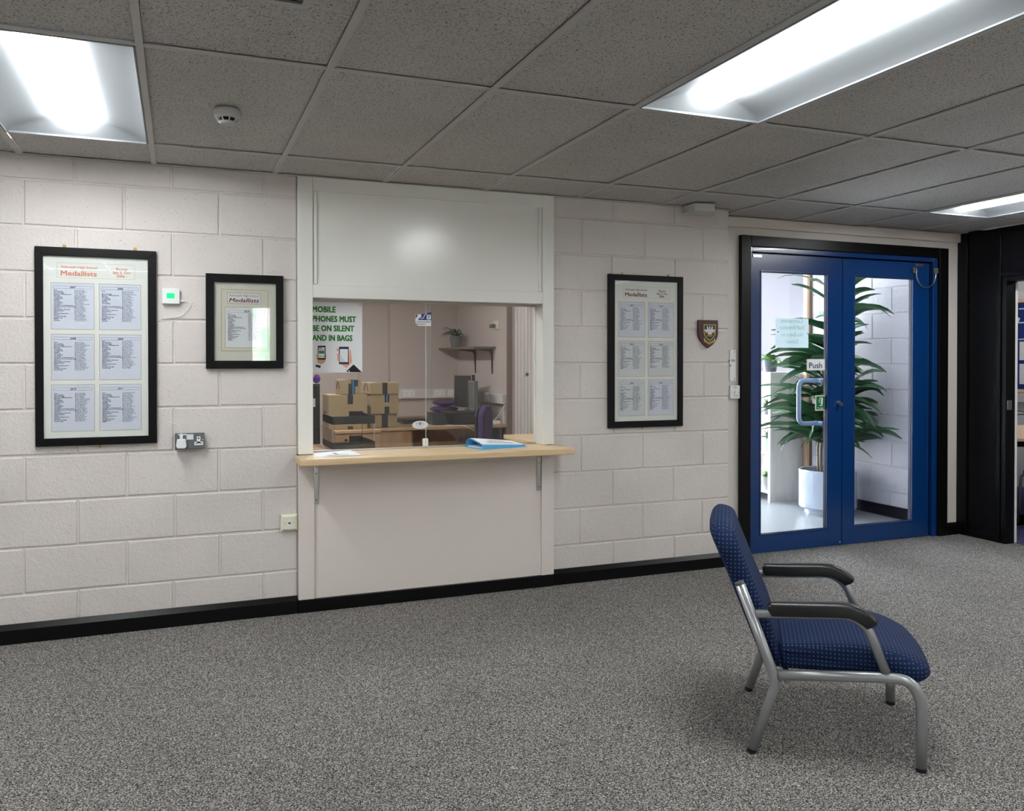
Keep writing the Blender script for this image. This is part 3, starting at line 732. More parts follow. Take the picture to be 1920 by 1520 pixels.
# fixings on the wall: framed lists ----------------------------------------
SUBJ = ["Dux", "Accounting", "Art & Design", "Business Management", "Biology", "Chemistry", "Computing", "English", "German", "Geography", "Geology", "Graphic Communication", "Health & Food Technology", "History", "Information Systems", "Mathematics", "Music", "Physical Education", "Physics", "Product Design", "Psychology", "RMPS", "Spanish"]
NAMES = ["Andrew Milne", "Rhian Arbuthnott", "Jane Stewart", "Andrew Gibson", "Alan Green", "Ben Lingard", "Craig Patterson", "Andrew Milne", "Lauren Lewis", "Calum Barrowman", "Joanna Russell", "David Ramsay", "Laura Booth", "Andrew Milne", "Jane Wilson", "Andrew Milne", "Elizabeth Jones", "Eric Ritchie", "Alan Green", "Ross Taylor", "Kirsty Murray", "Kirsty Marshall", "Emma Black"]
def list_sheet(parent, x0, x1, z0, z1, y, year, rows, hd, sheet_m, skip=()):
    sh = obj('list_sheet', MB().box(x0, x1, y-0.0006, y, z0, z1), sheet_m, parent)
    w, h = x1-x0, z1-z0
    hx0_, hx1_, hz1, hz0 = x0+0.05*w, x1-0.05*w, z1-0.06*h, z1-0.12*h
    obj('heading_box', MB().frame(hx0_, hx1_, hz0, hz1, 0.0008, y-0.0012, y-0.0008), MT['ink_grey'], sh)
    text('heading', year, MT['ink_navy'], sh, (x0+x1)/2, y-0.0013, hz1-0.001, h=0.013, align='CENTER', bold=0.02, shear=0.15)
    step = 0.78*h/26
    su = list(SUBJ[:rows]); na = list(NAMES)
    rg = random.Random(int(year)); rg.shuffle(na); na = na[:rows]
    for q_ in skip: su[q_] = ' '
    zt = z1-hd*h
    text('subject_column', '\n'.join(su), MT['ink_navy'], sh, x0+0.06*w, y-0.0013, zt, h=step*1.28, bold=0.022, space=0.78, res=1, squeeze=step*1.0/(step))
    text('name_column', '\n'.join(na), MT['ink_grey'], sh, x0+0.54*w, y-0.0013, zt, h=step*1.28, bold=0.008, space=0.78, res=1)
    return sh
def big_frame(label, X0, X1, Z0, Z1, ix0, ix1, iz0, iz1, tb, cols, rowsz, years, ink, sheets, hooks, bot):
    t_ = thing('framed_medallists_list', label, 'picture frame', ((X0+X1)/2, -0.015, Z0))
    mb = MB()
    o = [(X0, Z0), (X1, Z0), (X1, Z1), (X0, Z1)]; n_ = [(ix0, iz0), (ix1, iz0), (ix1, iz1), (ix0, iz1)]
    for k in range(4):
        l = (k+1) % 4; mb.prism([o[k], o[l], n_[l], n_[k]], 'y', -0.024, -0.004)
    obj('frame', mb, MT['frame_black'], t_, bevel=0.002)
    yB = -0.0105
    md = obj('mount_board', MB().box(ix0-0.003, ix1+0.003, yB, yB+0.004, iz0-0.003, iz1+0.003), MT['mat_board'], t_)
    obj('title_window', MB().frame(tb[0], tb[1], tb[3], tb[2], 0.0012, yB-0.0008, yB-0.0002), MT['grid'], md)
    text('title_lettering', 'Arbroath High School', ink, md, tb[0]+0.018, yB-0.0009, tb[2]-0.013, w=0.159, h=0.0175, bold=0.012)
    text('title_lettering', 'Medallists', ink, md, tb[0]+0.018, yB-0.0009, tb[2]-0.036, w=0.158, h=0.034, bold=0.022)
    text('title_lettering', 'Rector\nIain S. Orr\n2006 -', ink, md, tb[1]-0.060, yB-0.0009, tb[2]-0.014, h=0.0195, align='CENTER', bold=0.016, space=0.92)
    k = 0
    for (z1, z0) in rowsz:
        for (x0, x1) in cols:
            obj('window_bevel', MB().frame(x0-0.0018, x1+0.0018, z0-0.0018, z1+0.0018, 0.0018, yB-0.0006, yB-0.0001), MT['bevel_tan'], md)
            list_sheet(t_, x0, x1, z0, z1, yB-0.0001, years[k], *sheets[k]); k += 1
    obj('glass', MB().box(ix0-0.002, ix1+0.002, -0.0185, -0.0170, iz0-0.002, iz1+0.002), MT['picture_glass'], t_)
    for hx in hooks:
        mb = MB().box(hx-0.008, hx+0.008, -0.006, -0.0035, Z1-0.004, Z1+0.006).lathe([(0.0085, -0.0065), (0.0085, -0.0035)], hx, Z1+0.008, 14, 'y').lathe([(0.0035, -0.010), (0.004, -0.0066)], hx, Z1+0.008, 10, 'y')
        obj('hanging_plate', mb, MT['brass'], t_)
    mb = MB().lathe([(0.0075, -0.0075), (0.0075, -0.0035)], bot, Z0-0.006, 14, 'y'); obj('bottom_fixing', mb, MT['brass'], t_)
    return t_
SB, SW = MT['sheet_blue'], MT['sheet_white']
big_frame('tall black framed list of school medallists with faded orange title, nearest the left edge', -0.647, -0.101, 0.951, 1.930, -0.611, -0.141, 0.990, 1.888,
          (-0.552, -0.201, 1.856, 1.782), [(-0.577, -0.389), (-0.364, -0.175)], [(1.755, 1.528), (1.502, 1.277), (1.252, 1.023)],
          ['2007', '2006', '2008', '2009', '2010', '2011'], MT['ink_orange'],
          [(23, 0.135, SB), (23, 0.135, SB, (1, 10)), (21, 0.16, SB), (21, 0.125, SB), (21, 0.165, SB), (22, 0.165, SB)], (-0.519, -0.200), -0.365)
big_frame('tall black framed list of school medallists with maroon title, right of the hatch', 2.505, 3.052, 0.948, 1.916, 2.550, 3.014, 0.989, 1.879,
          (2.611, 2.961, 1.844, 1.772), [(2.583, 2.770), (2.798, 2.986)], [(1.743, 1.523), (1.496, 1.273), (1.250, 1.023)],
          ['2012', '2013', '2014', '2015', '2016', '2017'], MT['ink_maroon'],
          [(22, 0.145, SB), (22, 0.135, SB), (22, 0.13, SW), (21, 0.13, SW, (17,)), (23, 0.16, SW, (2, 5)), (23, 0.15, SB, (2,))], (2.610, 2.951), 2.76)
# small middle frame
t_ = thing('framed_medallists_list', 'small black framed medallists sheet with slanted maroon title, left of the hatch', 'picture frame', (0.326, -0.015, 1.33))
mb = MB(); o = [(0.136, 1.330), (0.529, 1.330), (0.529, 1.828), (0.136, 1.828)]; n_ = [(0.177, 1.372), (0.491, 1.372), (0.491, 1.785), (0.177, 1.785)]
for k in range(4):
    l = (k+1) % 4; mb.prism([o[k], o[l], n_[l], n_[k]], 'y', -0.026, -0.004)
obj('frame', mb, MT['frame_black'], t_, bevel=0.002)
yB = -0.0105
md = obj('mount_board', MB().box(0.174, 0.494, yB, yB+0.004, 1.369, 1.788), MT['mat_grey'], t_)
for (a, b, c_, d) in ((0.212, 0.451, 1.423, 1.749), (0.242, 0.413, 1.674, 1.731), (0.231, 0.449, 1.440, 1.655)):
    obj('mount_line', MB().frame(a, b, c_, d, 0.0022, yB-0.0012, yB-0.0002), MT['bevel_tan'], md)
obj('title_sheet', MB().box(0.2442, 0.4108, yB-0.0008, yB-0.0002, 1.6762, 1.7288), SW, md)
text('title_lettering', 'Arbroath High School', MT['ink_maroon'], md, 0.251, yB-0.0010, 1.7245, w=0.153, h=0.0165, shear=0.22)
text('title_lettering', 'Medallists', MT['ink_maroon'], md, 0.252, yB-0.0010, 1.7060, w=0.152, h=0.030, bold=0.022, shear=0.22)
list_sheet(t_, 0.2332, 0.4468, 1.4422, 1.6528, yB-0.0001, '2019', 23, 0.14, SW)
obj('glass', MB().box(0.175, 0.493, -0.0205, -0.0190, 1.370, 1.787), MT['picture_glass'], t_)

# temperature display with lead
t_ = thing('room_sensor', 'small square white wall unit with glowing green display', 'wall sensor', (-0.033, -0.015, 1.663))
obj('casing', MB().box(-0.075, 0.010, -0.027, -0.003, 1.664, 1.743), MT['white_plastic'], t_, bevel=0.003)
obj('display', MB().box(-0.053, -0.015, -0.0285, -0.0265, 1.692, 1.718), MT['lcd'], t_)
text('display_digits', '0.0', mat('dark_green_digits', rgb(10, 120, 40), 0.5), t_, -0.034, -0.0290, 1.712, h=0.020, align='CENTER')
obj('plug', MB().box(0.010, 0.030, -0.016, -0.006, 1.677, 1.686), MT['white_plastic'], t_, bevel=0.002)
P = rnd([(0.028, -0.011, 1.6815), (0.052, -0.010, 1.680), (0.064, -0.009, 1.658), (0.040, -0.009, 1.625), (0.010, -0.008, 1.600), (-0.050, -0.007, 1.590), (-0.085, -0.007, 1.588), (-0.11, -0.006, 1.570)], 0.03)
obj('lead', MB().tube(P, 0.0018, 8), MT['white_plastic'], t_, smooth=True)
# socket and plug
t_ = thing('double_socket', 'grey metal double wall socket with one outlet free', 'socket', (0.055, -0.02, 0.914))
obj('back_box', MB().box(-0.012, 0.124, -0.034, -0.002, 0.920, 0.994), MT['socket_grey'], t_, bevel=0.004)
obj('faceplate', MB().box(-0.016, 0.128, -0.042, -0.034, 0.915, 0.999), MT['socket_grey'], t_, bevel=0.006, seg=3)
obj('outlet', MB().box(0.090, 0.107, -0.0435, -0.0415, 0.945, 0.980).box(0.077, 0.120, -0.0435, -0.0415, 0.935, 0.953), MT['white_plastic'], t_)
obj('pin_holes', MB().box(0.0955, 0.1015, -0.0441, -0.0434, 0.966, 0.975).box(0.0825, 0.0895, -0.0441, -0.0434, 0.942, 0.946).box(0.1065, 0.1135, -0.0441, -0.0434, 0.942, 0.946), MT['black_plastic'], t_)
obj('test_label', MB().box(0.040, 0.073, -0.0428, -0.0418, 0.965, 0.992).box(0.000, 0.040, -0.0428, -0.0418, 0.989, 0.995), MT['sheet_white'], t_)
obj('screw', MB().lathe([(0.0035, -0.0432), (0.0035, -0.0418)], 0.119, 0.963, 12, 'y'), MT['steel'], t_)
t_ = thing('plug_adapter', 'white plug adapter with thin white lead in the grey socket', 'plug', (0.015, -0.06, 0.92))
obj('body', MB().prism([(-0.004, 0.922), (0.032, 0.922), (0.040, 0.932), (0.036, 0.970), (-0.006, 0.970), (-0.011, 0.935)], 'y', -0.072, -0.0425), MT['white_plastic'], t_, bevel=0.004, seg=3)
obj('connector', MB().box(0.007, 0.022, -0.068, -0.050, 0.9705, 0.992), MT['white_plastic'], t_, bevel=0.002)
P = rnd([(0.0145, -0.059, 0.990), (0.014, -0.055, 1.035), (-0.020, -0.035, 1.052), (-0.060, -0.015, 1.050), (-0.098, -0.007, 1.022), (-0.112, -0.006, 1.012)], 0.03)
obj('lead', MB().tube(P, 0.0016, 8), MT['white_plastic'], t_, smooth=True)
# telephone point left of the hatch
t_ = thing('telephone_point', 'cream telephone outlet low on the wall beside the hatch panel', 'wall outlet', (0.558, -0.02, 0.445))
mb = MB().prism([(0.512, 0.450), (0.601, 0.450), (0.601, 0.540), (0.512, 0.540)], 'y', -0.016, -0.002)
obj('back_box', mb, MT['cream_plastic'], t_, bevel=0.002)
mb = MB(); o = [(0.512, 0.450), (0.601, 0.450), (0.601, 0.540), (0.512, 0.540)]; n_ = [(0.524, 0.462), (0.590, 0.462), (0.590, 0.528), (0.524, 0.528)]
A = [mb.pt((p[0], -0.0165, p[1])) for p in o]; B = [mb.pt((p[0], -0.028, p[1])) for p in n_]
mb.f.append(B); mb.f.append(A[::-1])
for k in range(4): mb.f.append([A[k], A[(k+1) % 4], B[(k+1) % 4], B[k]])
obj('faceplate', mb, MT['cream_plastic'], t_)
obj('jack_module', MB().box(0.547, 0.567, -0.0292, -0.0278, 0.476, 0.513), MT['white_plastic'], t_)
obj('jack_slot', MB().box(0.551, 0.563, -0.0298, -0.0290, 0.490, 0.499), MT['black_plastic'], t_)
obj('screw', MB().lathe([(0.003, -0.0292), (0.003, -0.0278)], 0.533, 0.495, 10, 'y').lathe([(0.003, -0.0292), (0.003, -0.0278)], 0.581, 0.495, 10, 'y'), MT['steel'], t_)

# crest plaque
t_ = thing('crest_plaque', 'dark wooden shield plaque with painted school crest on the block wall', 'plaque', (3.25, -0.01, 1.457))
def shield(cx, zt, w, h, n=12):
    zs = zt-h*0.42; A = []
    for k in range(n+1):
        u = k/n; A.append((w/2*(1-u**2.3), zs-(h*0.58)*u))
    return [(cx-w/2, zt), (cx+w/2, zt)]+[(cx+a, b) for a, b in A]+[(cx-a, b) for a, b in A[-2::-1]]
obj('wooden_shield', MB().prism(shield(3.249, 1.640, 0.156, 0.186), 'y', -0.018, -0.002), MT['maroon_wood'], t_, bevel=0.004)
cx_ = 3.258
obj('gold_border', MB().prism(shield(cx_, 1.611, 0.094, 0.108), 'y', -0.0205, -0.0175), MT['gold'], t_)
obj('crest_field', MB().prism(shield(cx_, 1.606, 0.082, 0.096), 'y', -0.0212, -0.0200), MT['crest_blue'], t_)
obj('crest_band', MB().box(cx_-0.039, cx_+0.039, -0.0217, -0.0207, 1.565, 1.578), MT['crest_white'], t_)
obj('crest_band', MB().box(cx_-0.037, cx_+0.037, -0.0217, -0.0207, 1.553, 1.5645), MT['crest_ochre'], t_)
mb = MB()
for sx in (-1, 1):
    mb.prism([(cx_+sx*0.010, 1.560), (cx_+sx*0.016, 1.556), (cx_+sx*0.026, 1.566), (cx_+sx*0.021, 1.582), (cx_+sx*0.024, 1.598), (cx_+sx*0.016, 1.599), (cx_+sx*0.011, 1.586)], 'y', -0.0226, -0.0215)
mb.prism([(cx_-0.004, 1.578), (cx_+0.003, 1.578), (cx_+0.005, 1.590), (cx_+0.002, 1.602), (cx_-0.004, 1.598)], 'y', -0.0226, -0.0215)
mb.prism([(cx_-0.018, 1.545), (cx_+0.018, 1.545), (cx_+0.009, 1.558), (cx_, 1.570), (cx_-0.009, 1.558)], 'y', -0.0226, -0.0215)
obj('crest_charges', mb, MT['crest_white'], t_)
obj('crest_roots', MB().prism([(cx_-0.024, 1.541), (cx_+0.024, 1.541), (cx_+0.015, 1.532), (cx_-0.015, 1.532)], 'y', -0.0226, -0.0215), MT['crest_ochre'], t_)
obj('motto_scroll', MB().prism([(cx_-0.046, 1.520), (cx_-0.036, 1.521), (cx_-0.034, 1.508), (cx_-0.002, 1.492), (cx_+0.034, 1.508), (cx_+0.036, 1.521), (cx_+0.044, 1.520), (cx_+0.042, 1.499), (cx_-0.002, 1.479), (cx_-0.042, 1.499)], 'y', -0.0205, -0.0175), MT['gold'], t_)
obj('motto_line', MB().prism([(cx_-0.034, 1.503), (cx_-0.002, 1.487), (cx_+0.034, 1.503), (cx_+0.034, 1.501), (cx_-0.002, 1.484), (cx_-0.034, 1.501)], 'y', -0.0212, -0.0204), MT['ink_black'], t_)

# sign and light switch in the recess, part hidden behind the wall end
t_ = thing('white_wall_sign', 'narrow end of a white sign with blue letters beside the door frame', 'sign', (3.50, 0.19, 1.24))
obj('plate', MB().box(3.40+0.176, 3.628, 0.194, 0.1985, 1.232, 1.448), MT['sign_white'], t_)
text('lettering', 'u to', MT['ink_navy'], t_, 3.573-0.012, 0.1932, 1.390, w=0.057, h=0.030, bold=0.015)
text('lettering', 'e', MT['ink_navy'], t_, 3.5735, 0.1932, 1.355, h=0.030, bold=0.015)
obj('screw', MB().lathe([(0.005, 0.192), (0.005, 0.1945)], 3.613, 1.433, 12, 'y').lathe([(0.005, 0.192), (0.005, 0.1945)], 3.613, 1.246, 12, 'y'), MT['steel'], t_)
t_ = thing('wall_switch', 'white square switch plate at the left edge of the black door frame', 'switch', (3.62, 0.19, 1.107))
obj('back_box', MB().box(3.574, 3.643, 0.184, 0.1985, 1.112, 1.196), MT['white_plastic'], t_, bevel=0.002)
obj('faceplate', MB().box(3.568, 3.6485, 0.176, 0.1838, 1.108, 1.200), MT['white_plastic'], t_, bevel=0.003)
obj('rocker', MB().box(3.603, 3.617, 0.172, 0.177, 1.140, 1.165), MT['white_plastic'], t_, bevel=0.001)
obj('screw', MB().lathe([(0.003, 0.1748), (0.003, 0.1765)], 3.580, 1.152, 10, 'y').lathe([(0.003, 0.1748), (0.003, 0.1765)], 3.640, 1.152, 10, 'y'), MT['black_plastic'], t_)
text('lettering', 'PRESS', MT['ink_grey'], t_, 3.610, 0.1752, 1.190, h=0.011, align='CENTER')
text('lettering', 'TO EXIT', MT['ink_grey'], t_, 3.610, 0.1752, 1.134, h=0.011, align='CENTER')

# ================================================================= BLUE DOUBLE DOORS
struct('trim_3', MB().box(3.652, 3.733, 0.165, 0.30, 0, 2.250).box(5.518, 5.611, 0.165, 0.30, 0, 2.250).box(3.733, 5.518, 0.165, 0.30, 2.176, 2.250), MT['black_gloss'], bevel=0.003)
BD = MT['blue_door']
dr = struct('door_1', MB().box(3.734, 3.757, 0.185, 0.28, 0, 2.175).box(5.470, 5.517, 0.185, 0.28, 0, 2.175).box(3.757, 5.470, 0.185, 0.28, 2.140, 2.175), BD, bevel=0.002)
obj('added_light_stop', MB().box(3.757, 5.470, 0.2445, 0.275, 2.095, 2.140).box(3.757, 3.790, 0.2445, 0.275, 0.0, 2.095).box(5.415, 5.470, 0.2445, 0.275, 0.0, 2.095), MT['black_gloss'], dr)  # stops added behind the leaves to block porch light leaking through the gaps
obj('meeting_stop', MB().box(4.560, 4.600, 0.2445, 0.262, 0.0, 2.095), BD, dr)
def leaf(x0, x1, gx0, gx1, gz0, gz1):
    z0, z1 = 0.006, 2.130; y0, y1 = 0.198, 0.243
    mb = MB()
    mb.box(x0, gx0, y0, y1, z0, z1); mb.box(gx1, x1, y0, y1, z0, z1)
    mb.box(gx0, gx1, y0+0.0005, y1, z0, gz0); mb.box(gx0, gx1, y0+0.0005, y1, gz1, z1)
    lf = obj('door_leaf', mb, BD, dr)
    obj('bead', MB().frame(gx0-0.001, gx1+0.001, gz0-0.001, gz1+0.001, 0.010, y0-0.004, y0+0.014), BD, lf, bevel=0.002)
    obj('gasket', MB().frame(gx0+0.008, gx1-0.008, gz0+0.008, gz1-0.008, 0.0035, y0+0.010, y0+0.028), MT['black_plastic'], lf)
    obj('glass_pane', MB().box(gx0+0.009, gx1-0.009, y0+0.018, y0+0.023, gz0+0.009, gz1-0.009), MT['glass'], lf)
    return lf
lfL = leaf(3.760, 4.577, 3.836, 4.446, 0.128, 2.012)
lfR = leaf(4.584, 5.436, 4.690, 5.280, 0.130, 2.010)
obj('draught_strip', MB().box(4.5775, 4.5835, 0.205, 0.232, 0.01, 2.125), MT['grey_plastic'], dr)
obj('draught_strip', MB().box(5.4365, 5.4420, 0.202, 0.232, 0.01, 2.125), MT['grey_plastic'], dr)
for (lf, a, b) in ((lfL, 3.770, 3.845), (lfR, 5.305, 5.375)):
    obj('hinge_cover', MB().box(a, b, 0.192, 0.1975, 2.103, 2.122), MT['steel'], lf, bevel=0.001)
# pull handle on far side of left leaf, seen through the glass
P = rnd([(4.432, 0.215+0.03, 1.215), (4.432, 0.315, 1.215), (4.33, 0.325, 1.215), (4.33, 0.325, 0.925), (4.432, 0.315, 0.925), (4.432, 0.245, 0.925)], 0.05)
P = rnd([(4.455, 0.243, 1.225), (4.455, 0.305, 1.225), (4.272, 0.305, 1.225), (4.272, 0.305, 0.905), (4.455, 0.305, 0.905), (4.455, 0.243, 0.905)], 0.055, 8)
obj('pull_handle', MB().tube(P, 0.0165, 14), mat('pale_blue_nylon', rgb(150, 172, 214), 0.25), lfL, smooth=True)
obj('lock_cylinder', MB().lathe([(0.010, 0.180), (0.011, 0.186), (0.014, 0.1978)], 4.548, 1.062, 16, 'y'), MT['steel'], lfL, smooth=False)
obj('key', MB().box(4.537, 4.549, 0.160, 0.182, 1.040, 1.064), MT['steel'], lfL)
obj('bolt', MB().box(4.552, 4.568, 0.192, 0.1975, 0.022, 0.034), MT['steel'], lfL)
# armoured cable loop between right leaf and frame
t_ = thing('door_cable_loop', 'flexible steel cable loop joining the blue door and its frame at top right', 'cable', (5.37, 0.17, 1.92))
obj('end_cap', MB().box(5.262, 5.300, 0.178, 0.1965, 2.048, 2.090), MT['grey_plastic'], t_, bevel=0.004)
obj('end_cap', MB().box(5.464, 5.504, 0.165, 0.1835, 2.052, 2.094), MT['grey_plastic'], t_, bevel=0.004)
P = [(5.281+0.101-0.101*math.cos(a), 0.172, 2.050-0.112*math.sin(a)) for a in [math.pi*k/24 for k in range(25)]]
P = [(5.281, 0.172, 2.085)]+P+[(5.483, 0.172, 2.088)]
obj('steel_conduit', MB().tube(P, 0.0042, 8), MT['steel'], t_, smooth=True)
P = [(5.281+0.096-0.101*math.cos(a), 0.180, 2.020-0.085*math.sin(a)) for a in [math.pi*k/24 for k in range(3, 14)]]
# signs on the glass
yG = 0.2155
t_ = thing('push_sign', 'white sign reading Push on the left glass door', 'sign', (4.348, yG, 1.30))
obj('plate', MB().box(4.267, 4.430, yG-0.0015, yG-0.0003, 1.302, 1.384), MT['sign_white'], t_)
text('lettering', 'Push', MT['ink_navy'], t_, 4.286, yG-0.0022, 1.366, w=0.118, h=0.060, bold=0.01)
t_ = thing('green_door_sign', 'small green square hand instruction sign on the left glass door', 'sign', (4.398, yG, 1.01))
obj('plate', MB().box(4.345, 4.439, yG-0.0015, yG-0.0003, 1.006, 1.118), mat('cream_sign_border', rgb(214, 218, 180), 0.5), t_)
obj('green_field', MB().box(4.353, 4.432, yG-0.0022, yG-0.0016, 1.014, 1.110), MT['sign_green'], t_)
mb = MB().prism([(4.396, 1.052), (4.410, 1.052), (4.414, 1.098), (4.404, 1.101), (4.396, 1.085)], 'y', yG-0.0032, yG-0.0023)
mb.tube([(4.383, yG-0.0028, 1.062), (4.378, yG-0.0028, 1.078), (4.386, yG-0.0028, 1.095), (4.398, yG-0.0028, 1.102)], 0.003, 6)
mb.prism([(4.382, 1.047), (4.412, 1.047), (4.406, 1.040), (4.388, 1.040)], 'y', yG-0.0032, yG-0.0023)
obj('pictogram', mb, MT['sign_white'], t_)
text('lettering', 'To open', MT['sign_white'], t_, 4.392, yG-0.0026, 1.032, h=0.016, align='CENTER', bold=0.02)
yN = 0.2245
t_ = thing('staff_entrance_notice', 'pale translucent sheet seen from behind with mirrored Staff Entrance wording', 'notice', (4.14, yN, 1.47))
obj('sheet', MB().box(3.990, 4.288, yN, yN+0.0004, 1.466, 1.680), MT['notice_sheet'], t_)
MI = mat('faint_green_ink', rgb(150, 176, 164), 0.9)
for (s_, z) in (('Contractors', 1.680), ('Staff Entrance', 1.632), ('No Entry to', 1.580), ('School', 1.530)):
    text('mirrored_lettering', s_, MI, t_, 4.140, yN-0.0006, z, h=0.040, align='CENTER', right=(-1, 0, 0))
obj('fixing_dot', MB().ball(4.013, yN-0.001, 1.580, 0.008, 0.001, 0.004, 6, 10), MT['ink_grey'], t_)
obj('fixing_dot', MB().ball(4.280, yN-0.001, 1.570, 0.005, 0.001, 0.005, 6, 10), MT['ink_grey'], t_)

# ================================================================= PORCH behind the doors
struct('floor_porch', MB().box(3.0, 7.0, 0.246, 2.95, -0.05, -0.0005), MT['vinyl'])
mb = MB(); block_wall(mb, 0.33, 2.02, 0, 2.6, 0.71, lambda u, d, z: (5.83+d, u, z), zoff=-0.009, seed=9)
mb.box(5.8367, 5.95, 0.33, 2.02, 0, 2.5); mb.box(5.8302, 5.95, 1.99, 2.05, 0, 2.5)
struct('wall_porch_right', mb, MT['block_cool'], fix=False)
struct('baseboard_porch', MB().box(5.808, 5.8295, 0.33, 1.93, 0, 0.098), MT['black_gloss'])
struct('wall_porch_pier', MB().box(5.705, 5.829, 2.005, 2.055, 0, 1.24), MT['plaster_white'])
struct('baseboard_pier', MB().box(5.68, 5.7045, 2.0, 2.05, 0, 0.10), MT['black_gloss'])
struct('wall_porch_left', MB().box(3.38, 3.48, 0.321, 2.85, 0, 2.5), MT['plaster_white'])
struct('wall_porch_side', MB().box(6.95, 7.05, 2.0, 2.85, 0, 1.35).box(6.95, 7.05, 2.0, 2.85, 1.74, 2.5).box(6.95, 7.05, 2.0, 2.10, 1.35, 1.74).box(6.95, 7.05, 2.80, 2.85, 1.35, 1.74).box(5.951, 7.05, 1.95, 2.0, 0, 2.5), MT['plaster_white'])
struct('ceiling_porch', MB().box(3.38, 7.05, 0.321, 2.95, 2.45, 2.5), MT['plaster_white'])
struct('wall_porch_back', MB().box(3.38, 3.60, 2.85, 2.95, 0, 2.5).box(5.72, 7.05, 2.85, 2.95, 0, 2.5).box(3.60, 5.72, 2.85, 2.95, 2.42, 2.5).box(3.60, 5.72, 2.85, 2.95, 0, 0.08), mat('porch_back_plaster', rgb(192, 191, 196), 0.6))
mb = MB().frame(3.60, 5.72, 0.08, 2.42, 0.05, 2.87, 2.92).box(4.30, 4.35, 2.87, 2.92, 0.13, 2.37).box(5.00, 5.05, 2.87, 2.92, 0.13, 2.37)
w3 = struct('added_window_3', mb, MT['white_gloss'])  # unseen window, added to let daylight into the porch
obj('glass_pane', MB().box(3.65, 5.67, 2.893, 2.897, 0.13, 2.37), MT['glass'], w3)
mb = MB().box(6.98, 7.02, 2.10, 2.80, 1.35, 1.39).box(6.98, 7.02, 2.10, 2.80, 1.70, 1.74).box(6.98, 7.02, 2.10, 2.14, 1.39, 1.70).box(6.98, 7.02, 2.76, 2.80, 1.39, 1.70)
w4 = struct('added_window_4', mb, MT['white_gloss'])  # small unseen window, added to brighten the porch back wall
obj('glass_pane', MB().box(6.998, 7.002, 2.14, 2.76, 1.39, 1.70), MT['glass'], w4)
def portal(x, y, z, rot, sx, sy):
    ld = bpy.data.lights.new('sky_portal', 'AREA'); ld.shape = 'RECTANGLE'; ld.size = sx; ld.size_y = sy; ld.energy = 1.0
    ld.cycles.is_portal = True
    lo = bpy.data.objects.new('sky_portal', ld); lo.location = (x, y, z); lo.rotation_euler = rot; COL.objects.link(lo)
portal(4.66, 2.96, 1.25, (R(-90), 0, 0), 2.12, 2.34)
portal(7.06, 2.45, 1.545, (0, R(90), 0), 0.40, 0.70)
portal(1.0, YF-0.13, 1.145, (R(90), 0, 0), 0.26, 1.87)
struct('trim_4', MB().box(5.775, 5.829, 1.945, 2.0, 0.0, 2.449), MT['timber'], bevel=0.003)
struct('trim_5', MB().box(5.808, 5.8295, 1.930, 1.944, 0.1, 2.449), MT['walnut'])
# low shelf unit with open front facing left
t_ = thing('porch_shelf_unit', 'pale wooden shelving unit with open side, behind the left glass door', 'shelf unit', (5.50, 2.3, 0))
sx0, sx1, sy0, sy1, sh = 5.345, 5.660, 1.935, 2.74, 1.262
obj('end_panel', MB().box(sx0, sx1, sy0, sy0+0.02, 0.0, sh), MT['pale_ply'], t_, bevel=0.002)
obj('end_panel', MB().box(sx0, sx1, sy1-0.02, sy1, 0.0, sh), MT['pale_ply'], t_)
obj('back_panel', MB().box(sx1-0.012, sx1, sy0+0.021, sy1-0.021, 0.0, sh), MT['pale_ply'], t_)
for z in (0.08, 0.46, 0.82, sh-0.024):
    obj('shelf', MB().box(sx0-0.001, sx1-0.013, sy0+0.021, sy1-0.021, z, z+0.022), MT['white_gloss'], t_)
obj('edge_strip', MB().box(sx0-0.022, sx0-0.0012, sy0-0.002, sy0+0.03, 0, sh+0.002), MT['white_gloss'], t_)
def potted(name, label, group, x, y, z, r, h, potm, leafm, n, L, up_=0.9, wid=0.02, seed=1, kindf='tuft'):
    rg = random.Random(seed)
    t_ = thing(name, label, 'plant', (x, y, z), group=group)
    obj('pot', MB().lathe([(r*0.78, z+0.0008), (r, z+h), (r*0.93, z+h), (r*0.90, z+h-0.015)], x, y, 24), potm, t_, smooth=False)
    obj('soil', MB().lathe([(r*0.88, z+h-0.022), (r*0.88, z+h-0.016)], x, y, 20), MT['soil'], t_)
    mb = MB()
    for k in range(n):
        a = rg.uniform(0, 2*math.pi); e = rg.uniform(0.2, 1.2)*up_; l = L*rg.uniform(0.6, 1.0)
        leaf_strip(mb, (x+rg.uniform(-.3, .3)*r, y+rg.uniform(-.3, .3)*r, z+h-0.01), a, e, l, wid*rg.uniform(0.7, 1.1), 1.6, 6)
    obj('foliage', mb, leafm, t_, fix=False)
    return t_
def leaf_strip(mb, p, az, el_, L, w, droop, n=7, fold=0.15, roll=0.0):
    """strap leaf: starts at p, azimuth az, elevation el_, bends down by droop radians along its length"""
    P = Vector(p); rows = []
    for k in range(n+1):
        u = k/n; e = el_-droop*u*u
        d = Vector((math.cos(az)*math.cos(e), math.sin(az)*math.cos(e), math.sin(e)))
        sd = Vector((-math.sin(az), math.cos(az), 0)); nn = sd.cross(d)
        sd, nn = sd*math.cos(roll)+nn*math.sin(roll), nn*math.cos(roll)-sd*math.sin(roll)
        ww = w*math.sin(math.pi*min(1, (0.12+0.86*u)))**0.7*0.5
        rows.append([mb.pt(P-sd*ww+nn*ww*fold*2*-1), mb.pt(P), mb.pt(P+sd*ww+nn*ww*fold*2*-1)])
        P = P+d*(L/n)
    for a, b in zip(rows, rows[1:]):
        mb.f.append([a[0], a[1], b[1], b[0]]); mb.f.append([a[1], a[2], b[2], b[1]])
